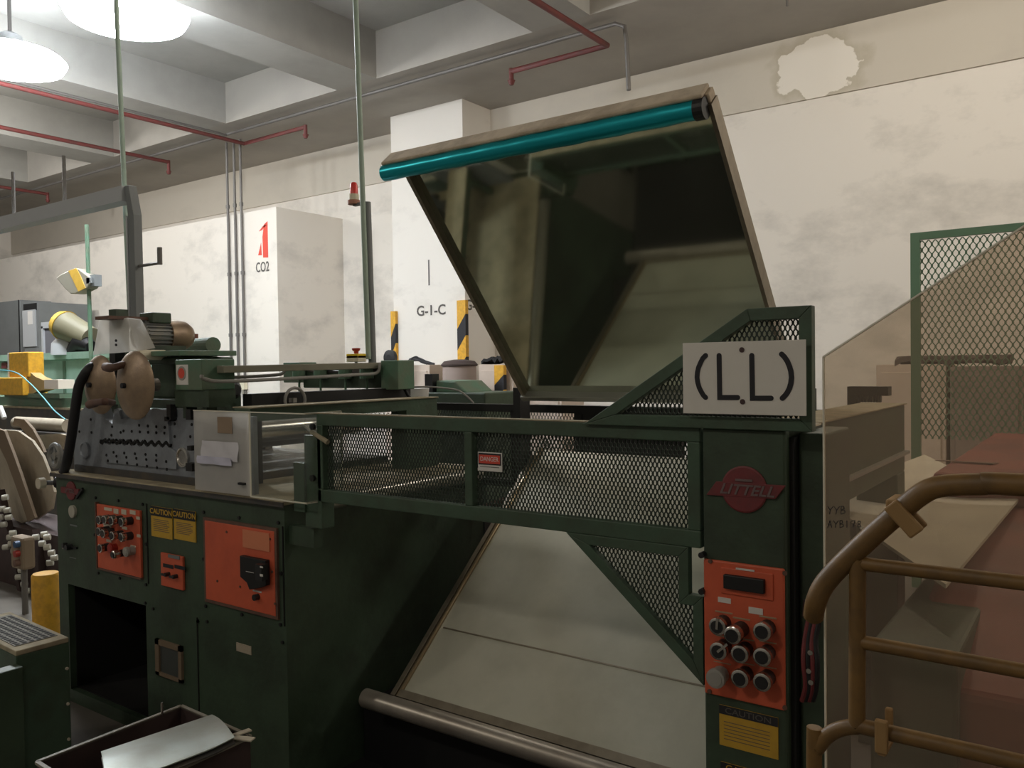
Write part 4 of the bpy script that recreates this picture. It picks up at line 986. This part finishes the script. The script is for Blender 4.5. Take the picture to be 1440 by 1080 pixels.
# parts tray with sheet on it
zt=.47
t=thing('scrap_tray',PZ(200,1050,zt)-Vector((0,0,zt)),'dark maroon sheet metal tray on legs in front of the cabinet','tray')
ca,cb,cc=PZ(52,1072,zt),PZ(255,993,zt),PZ(352,1036,zt); cd=ca+(cc-cb)
b=MB(); H=.10
for p_,q_ in ((ca,cb),(cb,cc),(cc,cd),(cd,ca)):
    b.prism([p_,q_,q_-Vector((0,0,H)),p_-Vector((0,0,H))],(q_-p_).normalized().cross(Vector((0,0,1)))*.006)
b.prism([v-Vector((0,0,H)) for v in (ca,cb,cc,cd)],(0,0,.006)); b.build('pan',MAROON,t)
b=MB()
for p_,q_ in ((ca,cb),(cb,cc),(cd,ca),(cc,cd)): b.bar(p_,q_,.012,.008)
b.build('rim',mat('worn_rim',(.26,.24,.19),.6),t)
b=MB()
for v in (ca,cb,cc,cd): b.bar(v+(((ca+cc)/2)-v)*.06-Vector((0,0,H)),Vector((v.x,v.y,0))+Vector(((((ca+cc)/2)-v).x*.06,(((ca+cc)/2)-v).y*.06,0)),.03,.03)
b.build('legs',BLACK,t)
b=MB(); p=PZ(228,1005,zt); b.cyl(p,p+Vector((0,0,.04)),.004,8); b.build('rim_pin',CHROME,t)
q=[PZ(355,1038,zt+.01),PZ(330,1042,zt+.01)]; b=MB(); b.bar(PZ(318,1038,zt+.012),PZ(352,1026,zt+.012),.02,.004); b.bar(PZ(320,1036,zt+.012),PZ(356,1040,zt+.012),.025,.004); b.build('corner_bracket',LABELM,t)
# curved sheet lying across the tray
zs=.50
A,Bq,C,Dq=PZ(142,1058,zs),PZ(298,1006,zs),PZ(330,1042,zs),PZ(150,1110,zs)
rows=[]
for i in range(13):
    u=i/12; a=A.lerp(Bq,u); d_=Dq.lerp(C,u); row=[]
    for j in range(9):
        v=j/8; p=a.lerp(d_,v); p.z+=.012*math.sin(v*math.pi)+.03*max(0,u-.8)*v*5*.3-.0; row.append(p)
    rows.append(row)
MB().sheet(rows,(0,0,.003)).build('metal_sheet',SHEET,smooth=True,label='pale curled metal sheet lying across the dark maroon tray',cat='sheet')
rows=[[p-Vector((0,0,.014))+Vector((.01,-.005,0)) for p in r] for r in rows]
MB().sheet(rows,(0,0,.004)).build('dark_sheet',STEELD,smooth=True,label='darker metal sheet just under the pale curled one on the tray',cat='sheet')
# pinkish scrap below and plate on the floor
p=[PZ(236,1092,.40),PZ(300,1062,.40),PZ(306,1072,.40),PZ(262,1100,.40)]
MB().prism(p,(0,0,.03)).build('scrap_bar',mat('pinkish_scrap',(.30,.2,.16),.7),label='short pinkish scrap bar in the maroon tray, under the sheets',cat='bar')
q=[PZ(318,1082,.012),PZ(342,1063,.012),PZ(384,1082,.012),PZ(370,1110,.012)]
MB().prism([Vector((v.x,v.y,0)) for v in q],(0,0,.012)).build('floor_plate',CARD,label='beige board lying on the floor below the tray at the cabinet foot',cat='board')
# yellow bollard
p=PY(64,805,2.3); r_=abs(PY(78,805,2.3).x-PY(50,805,2.3).x)/2*.62
t=MB(); t.lathe((p.x,2.3,0),(0,0,1),[(0,r_),(p.z-.015,r_),(p.z-.003,r_*.9),(p.z,r_*.6)],28); t.build('yellow_bollard',YEL2,smooth=True,label='round yellow bollard left of the machine cabinet',cat='bollard')

# curved entry guide with white rollers
yG=3.0
t=thing('curved_entry_guide',(-6.6,yG,0),'curved beige strip guide left of the cabinet with ribs along it','strip guide')
def cs(name,outer,inner,Y,dep,m):
    b=MB(); rows=[]
    n=len(outer)
    for (a,c) in zip(outer,inner): rows.append([PY(*a,Y),PY((a[0]+c[0])/2,(a[1]+c[1])/2,Y+dep*.1),PY(*c,Y+dep*.2)])
    b.sheet(rows,(0,.02,0)); return b.build(name,m,t,smooth=True)
cs('outer_sheet',[(0,622),(10,645),(20,668),(28,690),(36,712),(42,730)],[(-24,640),(-10,665),(2,690),(11,712),(19,728),(27,738)],2.9,.5,CARD)
cs('outer_rib',[(-8,601),(6,606),(19,640),(29,668),(39,698),(49,728)],[(-14,610),(-1,628),(9,648),(19,675),(29,703),(39,734)],2.88,.1,CARDB)
cs('middle_sheet',[(0,604),(25,606),(45,620),(60,642),(70,668),(76,692),(72,716)],[(2,606),(12,630),(22,655),(31,680),(39,702),(46,722),(50,731)],2.98,.3,CARD)
cs('inner_rib',[(20,588),(34,590),(46,604),(56,622),(62,636)],[(18,598),(28,600),(38,612),(46,628),(50,640)],3.05,.1,CARDB)
cs('inner_sheet',[(52,612),(85,610),(92,612)],[(60,632),(84,630),(88,632)],3.3,.3,CARD)
p=PY(40,600,3.2); b=MB(); b.box((p.x-.05,3.1,0),(p.x+.05,3.25,p.z-.1)); q=PY(5,640,3.1); b.box((q.x-.05,3.1,0),(q.x+.05,3.2,q.z-.1)); b.build('stand',GREEN,t)
pts=[(1,716),(-2,728),(10,728),(24,812),(36,832),(20,762),(5,700),(8,718),(3,738),(12,756),(6,770),(16,750),(14,765),(48,756),(60,752),(64,756),(18,775),(22,790),(28,802),(32,822),(64,770),(70,778),(74,785),(68,792),(50,815),(57,765)]
ar=thing('roller_rack',(-6.5,3.2,0),'dark rack with rows of small white rollers below the curved guide','roller rack')
b=MB(); b.bar(PY(0,690,2.84),PY(35,845,2.84),.05,.05,(0,1,0)); b.bar(PY(48,745,2.84),PY(66,860,2.84),.05,.05,(0,1,0)); b.box((PY(-60,750,2.87).x,2.87,0),(PY(82,750,2.87).x,3.3,PY(40,745,2.87).z)); b.build('rack_frame_dark_backing',MAROON,ar)  # the big box is an added dark backing that covers the lit floor
for i,(x,y) in enumerate(pts):
    a=PY(x-2,y,2.76); MB().cyl(a,a+Vector((.026,.03,.003)),.021,10).build('roller',mat('roller_white',(.5,.48,.41),.5) if i==0 else bpy.data.materials['roller_white'],ar,smooth=True)
# pendant control box
x0,x1,z0,z1=FR(20,752,38,802,2.55)
t=thing('pendant_box',((x0+x1)/2,2.57,z0),'brownish pendant control box with coloured buttons between the white rollers','control box')
q=[PY(24,760,2.72),PY(40,752,2.72),PY(40,803,2.72),PY(26,800,2.72)]
b=MB(); b.box((x0,2.52,z0),(x1,2.61,z1)); b.build('case',mat('brownish_case',(.26,.2,.14),.8),t,bevel=.02)
for i,m_ in enumerate((BLUEM,KNOBR,BROWN)):
    p=PY(27,765+i*13,2.52); MB().cyl(p,p-Vector((0,.03,0)),.022,12).build('push_button',m_,t)
b=MB(); b.cyl(((x0+x1)/2,2.57,0),((x0+x1)/2,2.57,z0+.02),.02,10); b.build('stand',PIPEG,t)

# ------------------------------------------------------------------ left background
Yb=4.9
t=thing('pale_green_machine',(-10.5,Yb,0),'long pale green machine body with grey panels behind the roll head at left','machine')
x0,x1,z0,z1=FR(-60,500,165,578,Yb)
z1=PY(60,497,Yb).z; z0=.95
b=MB(); b.box((x0,Yb,z0),(x1,Yb+1.2,z1)); b.build('body',GREEN_L,t,bevel=.01)
b=MB()
for px in (43,91): xx=PY(px,520,Yb).x; b.box((xx-.03,Yb-.01,z0),(xx+.03,Yb,z1-.10))
b.build('panel_joints',GREEN_M,t)
b=MB(); b.box((x0,Yb-.04,z1-.08),(x1,Yb+1.2,z1)); b.build('top_ledge',GREEN_L,t)
frect(MB(),3,510,10,518,Yb-.01,.01).build('red_mark',BADGE,t); 
b=MB(); b.box((x0,Yb+.1,0),(x1,Yb+1.1,z0)); b.build('plinth',GREEN,t)
t=thing('conveyor_bed',(-8.5,4.0,0),'long dusty green conveyor bed in front of the pale green machine','conveyor')
a=PY(100,560,4.1); q=PY(100,590,4.1)
b=MB(); b.box((-13,4.1,a.z-.10),(a.x+.3,4.7,a.z)); b.build('deck',GREEN_M,t); b=MB(); b.box((-13,4.12,.5),(a.x+.3,4.65,a.z-.10)); b.box((-13,4.2,0),(a.x+.2,4.6,.5)); b.build('skirt',STEELD,t)
b=MB(); b.box((-13,4.08,a.z-.115),(a.x+.3,4.1,a.z-.095)); b.build('edge_strip',DUST,t)
# beige pipes under
t=MB(); a=PY(52,596,3.7); t.tube([(a.x-.4,3.7,a.z),(PY(96,592,3.7).x,3.7,a.z)],.06,14); t.build('beige_cylinder',CARD,smooth=True,label='beige cylinder lying below the conveyor bed beside the hose',cat='cylinder')
p=PY(52,596,3.7); MB().box((p.x-.4,3.6,0),(p.x+.9,3.85,p.z-.06)).build('low_machine',STEELD,label='dark machine base under the beige cylinder',cat='machine')
# yellow machine part
t=thing('yellow_housing',PY(20,560,4.0),'bright yellow machine housing with a stepped base, in front of the pale green machine','housing')
x0,x1,z0,z1=FR(12,496,40,530,4.04); b=MB(); b.box((x0,4.04,z0),(x1,4.2,z1+.0)); x2,x3,z2,z3=FR(4,531,38,556,4.04); b.box((x2,4.0,z2),(x3,4.25,z3)); b.build('body',YEL2,t,bevel=.01)
MB().box((x0-.03,4.04,z0),(x0,4.2,z1)).build('white_edge',PAPER,t)
b=MB(); q=[PY(38,520,4.06),PY(50,530,4.06),PY(62,535,4.06),PY(62,548,4.06),PY(38,556,4.06)]; b.prism(q,(0,.1,0)); b.build('sloping_arm',mat('dirty_yellow',(.45,.30,.12),.7),t)
x0,x1,z0,z1=FR(62,534,82,547,4.04); MB().box((x0,4.04,z0),(x1,4.2,z1)).build('cream_block',mat('cream_block',(.85,.75,.65),.5),t)
MB().box((x2,4.05,PY(100,560,4.1).z),(x1,4.2,z2+.02)).build('mount',GREEN_M,t)
# white rod & cyan hose
MB().tube([PY(0,572,3.3),PY(6,588,3.3)],.022,10).build('white_tube',PAPER,label='short white tube at the left edge above the curved guide',cat='tube')
MB().tube(smoothpath([PY(-10,520,3.9),PY(20,523,3.8),PY(40,537,3.7),PY(60,558,3.6),PY(76,577,3.5),PY(92,590,3.4)],6),.006,8).build('air_hose',CYAN,smooth=True,label='thin cyan air hose draped in front of the pale green machine',cat='hose')
# grey electrical cabinets
Yc=7.0
x0,x1,z0,z1=FR(-40,430,30,500,Yc)
t=thing('grey_cabinet',((x0+x1)/2,Yc,0),'plain grey electrical cabinet at the left edge','cabinet','grey electrical cabinets')
MB().box((x0,Yc,0),(x1,Yc+.55,z1)).build('body',GREYC,t,bevel=.01); MB().box((x1-.05,Yc-.01,0),(x1-.03,Yc,z1)).build('door_seam',HOLE,t)
c0=PY(33,426,6.6); c1=PY(54,424,6.6); t=thing('grey_cabinet',(c1.x,6.7,0),'grey electrical cabinet with a light door and a white notice','cabinet','grey electrical cabinets')
c2=PY(102,425,7.2)
z1=c1.z
b=MB(); b.prism([(c0.x,6.6,0),(c1.x,6.6,0),(c2.x-.0,7.5,0),(c0.x,7.5,0)],(0,0,z1)); b.build('body',GREYC,t)
x0,x1,z0,z3=FR(33,437,52,487,6.6); d_=MB().box((x0,6.58,z0),(x1,6.6,z3)).build('door',GREYL,t); frect(MB(),39,438,46,456,6.58,.004).build('notice',PAPER,d_)
frect(MB(),33,428,52,436,6.6,.004).build('vent',HOLE,t)
p0,p1=PY(63,460,6.3),PY(92,498,6.3)
t=thing('open_box',((p0.x+p1.x)/2,6.3,p1.z),'grey open frame box on top of the pale green machine','box'); Yk=6.0
x0,x1,z0,z1=FR(63,459,92,497,Yk); MB().box((x0,Yk,z0),(x1,Yk+.1,z1)).build('box',mat('dull_violet_grey',(.16,.16,.18),.6),t)
b=MB(); b.box((x0-.05,Yk-.03,z1-.03),(x1,Yk,z1+.06)); b.box((x0-.05,Yk-.03,z0),(x0,Yk,z1)); b.build('rim',GREYL,t)
# spotlight-like hood and tilted hood on the pole
Yh=4.54
t=thing('tilted_hood',PY(104,395,Yh),'tilted grey hood with a yellow stripe hanging on the green pole','hood')
q=[PY(79,391,Yh),PY(84,386,Yh),PY(104,377,Yh),PY(110,378,Yh),PY(126,390,Yh),PY(127,396,Yh),PY(122,405,Yh),PY(106,413,Yh),PY(99,413,Yh),PY(92,407,Yh)]
MB().prism(q,(0,.12,0)).build('shell',mat('hood_grey',(.32,.30,.24),.4,.2),t,bevel=.01)
q=[PY(96,381,Yh-.004),PY(107,377,Yh-.004),PY(113,388,Yh-.004),PY(120,405,Yh-.004),PY(110,410,Yh-.004),PY(103,395,Yh-.004)]; MB().prism(q,(0,.004,0)).build('yellow_stripe',YELLOW,t)
p=PY(128,394,Yh); b=MB(); b.box(p+Vector((-.10,.0,-.03)),p+Vector((.0,.06,.03))); b.box(p+Vector((-.06,.02,-.06)),p+Vector((.03,.10,.06))); b.build('pivot',GREYC,t)
t=thing('spot_lamp_body',PY(100,470,4.8),'yellow fronted cylindrical machine head on top of the pale green machine','machine head')
a,c=PY(92,458,4.9),PY(128,476,5.0)
MB().tube([a,c],[.17,.13],20).build('barrel',mat('olive_barrel',(.22,.2,.13),.5),t,smooth=True); dn=(a-c).normalized(); MB().tube([a,a+dn*.09],[.18,.15],20).build('yellow_front',YELLOW,t,smooth=True)
p=PY(95,485,4.95); MB().tube([p+Vector((0,0,-.12)),p+Vector((0,0,.02)),p+Vector((0,0,.12))],[.18,.17,.08],18).build('grey_dome',GREYL,t,smooth=True)
p=PY(116,486,4.95); b=MB(); b.tube([p+Vector((-.2,0,-.06)),p+Vector((0,0,.05)),p+Vector((.2,0,-.02))],[.09,.12,.07],12); b.build('dark_cover',BLACK,t,smooth=True)

# blue motor behind the side rail
p=PX(285,548,-3.5); a=Vector((-3.75,2.75,1.50)); c=PY(300,547,2.9)
t=thing('blue_motor',c,'dark blue motor lying behind the roll head','motor'); a=PY(284,548,2.9); e=PY(304,548,2.9); f_=PY(328,548,2.9)
MB().tube([a,e],.055,18).build('blue_body',BLUEM,t,smooth=True); MB().tube([e,f_,f_+Vector((.03,0,0))],[.056,.056,.03],18).build('black_cowl',BLACK,t,smooth=True)
MB().box((a.x,2.85,1.2),(f_.x,2.95,1.46)).build('mount',GREEN,t)
# sockets by the conduits
p=PY(336,541,7.6); t=MB()
for dx in (-.12,.08): t.box((p.x+dx-.05,7.58,p.z-.07),(p.x+dx+.07,7.64,p.z+.07))
t.build('wall_switch',CREAM,label='cream switch boxes at the foot of the three upright conduits',cat='switch')

# emergency stop box on its stem
p=PY(501,503,3.02); t=thing('emergency_stop_box',p-Vector((0,0,.07)),'yellow emergency stop box with a dark red mushroom button','switch box')
MB().box(p+Vector((-.042,-.03,-.022)),p+Vector((.042,.03,.012))).build('cream_base',CREAM,t,bevel=.003); MB().box(p+Vector((-.042,-.03,-.004)),p+Vector((.042,.03,.020))).build('yellow_cover',mat('estop_yellow',(.85,.6,.03),.5),t,bevel=.003)
MB().lathe(p+Vector((0,0,.02)),(0,0,1),[(0,.012),(.012,.012),(.018,.02),(.028,.022),(.03,.018)],18).build('mushroom_button',KNOBR,t,smooth=True)
MB().cyl(p+Vector((0,0,-.12)),p+Vector((0,0,-.02)),.006,8).build('stem',PIPEG,t)
# cable loop near far corner
MB().tube(smoothpath([PY(548,549,3.06),PY(566,545,3.1),PY(574,556,3.12),PY(582,566,3.12)],6),.009,8).build('cable',RUBBER,smooth=True,label='thick black cable curling down at the far corner of the roll head',cat='cable')
MB().tube(smoothpath([PY(560,546,3.2),PY(600,544,3.3),PY(640,548,3.4),PY(655,556,3.42),PY(666,567,3.45)],6),.005,8).build('cable',PIPEL,smooth=True,label='thin pale cable arching over the green gearbox behind the rear guard',cat='cable')

# ------------------------------------------------------------------ lockers at the back wall
def locker(px0,px1,pyt,Y,d,label,m=PINKC,seam=True):
    a=PY(px0,pyt,Y); c=PY(px1,pyt,Y)
    t=thing('locker',((a.x+c.x)/2,Y,0),label,'cabinet','beige lockers along the back wall')
    MB().box((a.x,Y,0),(c.x,Y+d,a.z)).build('body',m,t,bevel=.006)
    MB().box((a.x+.04,Y-.012,.1),(c.x-.04,Y,a.z-.07)).build('door',m,t,bevel=.004)
    return a,c
a,c=locker(541,604,514,7.6,.5,'beige locker under the cable tangle in front of the column')
b=MB()
random.seed(3)
for k in range(5):
    pts=[PY(568+random.random()*10,512,7.7),PY(578+random.random()*8,500+random.random()*8,7.7),PY(590+random.random()*10,503+random.random()*6,7.7),PY(600+random.random()*12,512,7.7)]
    b.tube(smoothpath(pts,6),.014,6)
b.tube(smoothpath([PY(578,505,7.55),PY(577,518,7.5),PY(571,535,7.5),PY(570,550,7.5)],6),.025,8)
b.build('cable_tangle',RUBBER,smooth=True,label='tangle of black cables on top of the beige locker by the column',cat='cables')
p=PY(551,506,7.8); p.z=PY(541,514,7.6).z+.10; MB().lathe(p,(0,-1,0),[(0,.10),(.05,.10),(.06,.04)],20).build('black_reel',BLACK,label='black round reel left of the cable tangle',cat='reel')
# drum
a=PY(604,512,7.3); c=PY(642,514,7.3)
t=thing('covered_drum',((a.x+c.x)/2,7.5,0),'pinkish grey drum with a dark cloth on its lid beside the beige locker','drum')
MB().lathe(((a.x+c.x)/2,7.6,0),(0,0,1),[(0,(c.x-a.x)/2),(a.z-.02,(c.x-a.x)/2*.98),(a.z,(c.x-a.x)/2*.8)],28).build('drum',mat('drum_pink',(.33,.26,.23),.7),t,smooth=True)
cx_,rr_=(a.x+c.x)/2,(c.x-a.x)/2
MB().lathe((cx_,7.6,a.z-.03),(0,0,1),[(0,rr_*1.05),(.02,rr_*1.08),(.06,rr_*.9),(.08,rr_*.3)],20).build('dark_cloth',mat('brown_cloth',(.07,.05,.045),.95),t,smooth=True)
a,c=locker(673,722,513,8.2,.5,'beige locker with a black cloth on top, left of the striped post')
rows=[]
a=PY(680,513,8.25); c=PY(722,513,8.25)
for i in range(12):
    row=[]
    for j in range(6):
        u=i/11; row.append(Vector((a.x+(c.x-a.x)*u,8.2+j*.08,a.z+.012+.07*math.sin(u*math.pi)**.5*abs(math.sin(i*1.3+j*.9))*1.0+.03)))
    rows.append(row)
MB().sheet(rows,(0,0,-.035)).build('black_cloth',CLOTH,smooth=True,label='crumpled black cloth on top of the beige locker by the striped post',cat='cloth')
a,c=locker(735,790,548,8.2,.5,'low beige box seen under the bottom edge of the raised table')
a,c=locker(1232,1330,513,8.3,.6,'wide beige locker behind the hazy shield')
a,c=locker(1336,1440,516,8.3,.6,'darker grey brown locker behind the mesh screen',mat('grey_brown_locker',(.25,.2,.17),.7))
rows=[]; a=PY(1258,511,8.3); c=PY(1420,508,8.3)
for i in range(16):
    rows.append([Vector((a.x+(c.x-a.x)*i/15,8.3+j*.1,a.z+.0+.05*abs(math.sin(i*.9+j))+.02)) for j in range(5)])
MB().sheet(rows,(0,0,-.05)).build('dark_cloth',mat('brown_tarp',(.10,.08,.07),.9),smooth=True,label='dark crumpled tarp on the lockers behind the hazy shield',cat='cloth')
# green gearbox machine behind the rear guard, bucket
t=thing('green_gearbox',PY(640,560,4.2)-Vector((0,0,0)),'green gearbox with a sloping cover behind the rear guard','machine')
a,c=PY(598,555,4.3),PY(682,552,4.3)
b=MB(); b.box((a.x,4.3,0),(c.x,4.7,PY(640,552,4.3).z)); b.build('base',GREEN,t,bevel=.01)
q=[PY(613,552,4.35),PY(613,535,4.35),PY(640,536,4.35),PY(656,552,4.35)]; MB().prism(q,(0,.3,0)).build('sloping_cover',GREEN_M,t,bevel=.01)
p=PY(606,530,4.35); MB().box((p.x-.04,4.33,p.z-.12),(p.x+.03,4.4,p.z+.02)).build('upright_lug',BLACK,t)
a=PY(580,546,3.9); c=PY(596,546,3.9)
b=MB(); b.lathe(((a.x+c.x)/2,3.9,a.z-.13),(0,0,1),[(0,.055),(.13,.07)],20); b.build('white_bucket',mat('bucket_white',(.6,.6,.58),.5),smooth=True,label='small white bucket between the roll head and the green gearbox',cat='bucket')
MB().box(((a.x+c.x)/2-.1,3.8,0),((a.x+c.x)/2+.1,4.0,a.z-.13)).build('bucket_stand',GREEN,label='green pedestal under the small white bucket',cat='stand')
MB().cyl((PY(728,560,6.5).x,6.5,0),(PY(728,560,6.5).x,6.5,PY(728,548,6.5).z),.03,10).build('green_stand_pipe',GREEN_M,label='thin green standpipe beside the short striped post',cat='pipe')
# things glimpsed through the mesh: strip pile on the floor beyond
b=MB(); rows=[]
for i in range(14):
    u=i/13; rows.append([Vector((-3.05+1.6*u,3.7+.5*v,.75+.22*math.sin(u*math.pi))) for v in (0,1)])
b.sheet(rows,(0,0,-.01)); b.build('strip_loop',mat('brown_strip',(.30,.20,.17),.6),smooth=True,label='brownish curved strip seen through the mesh behind the rear guard',cat='strip')
MB().box((-3.0,3.75,0),(-2.9,4.15,.75)).build('strip_stand',BLACK,label='black stand under the brownish strip behind the rear guard',cat='stand')
MB().tube([PZ(1107,-6,4.9)+Vector((0,0,.14)),PZ(1107,8,4.9)],.012,6).build('ceiling_hook',PIPEG,label='small hook hanging from the beam above the damp patch',cat='hook')
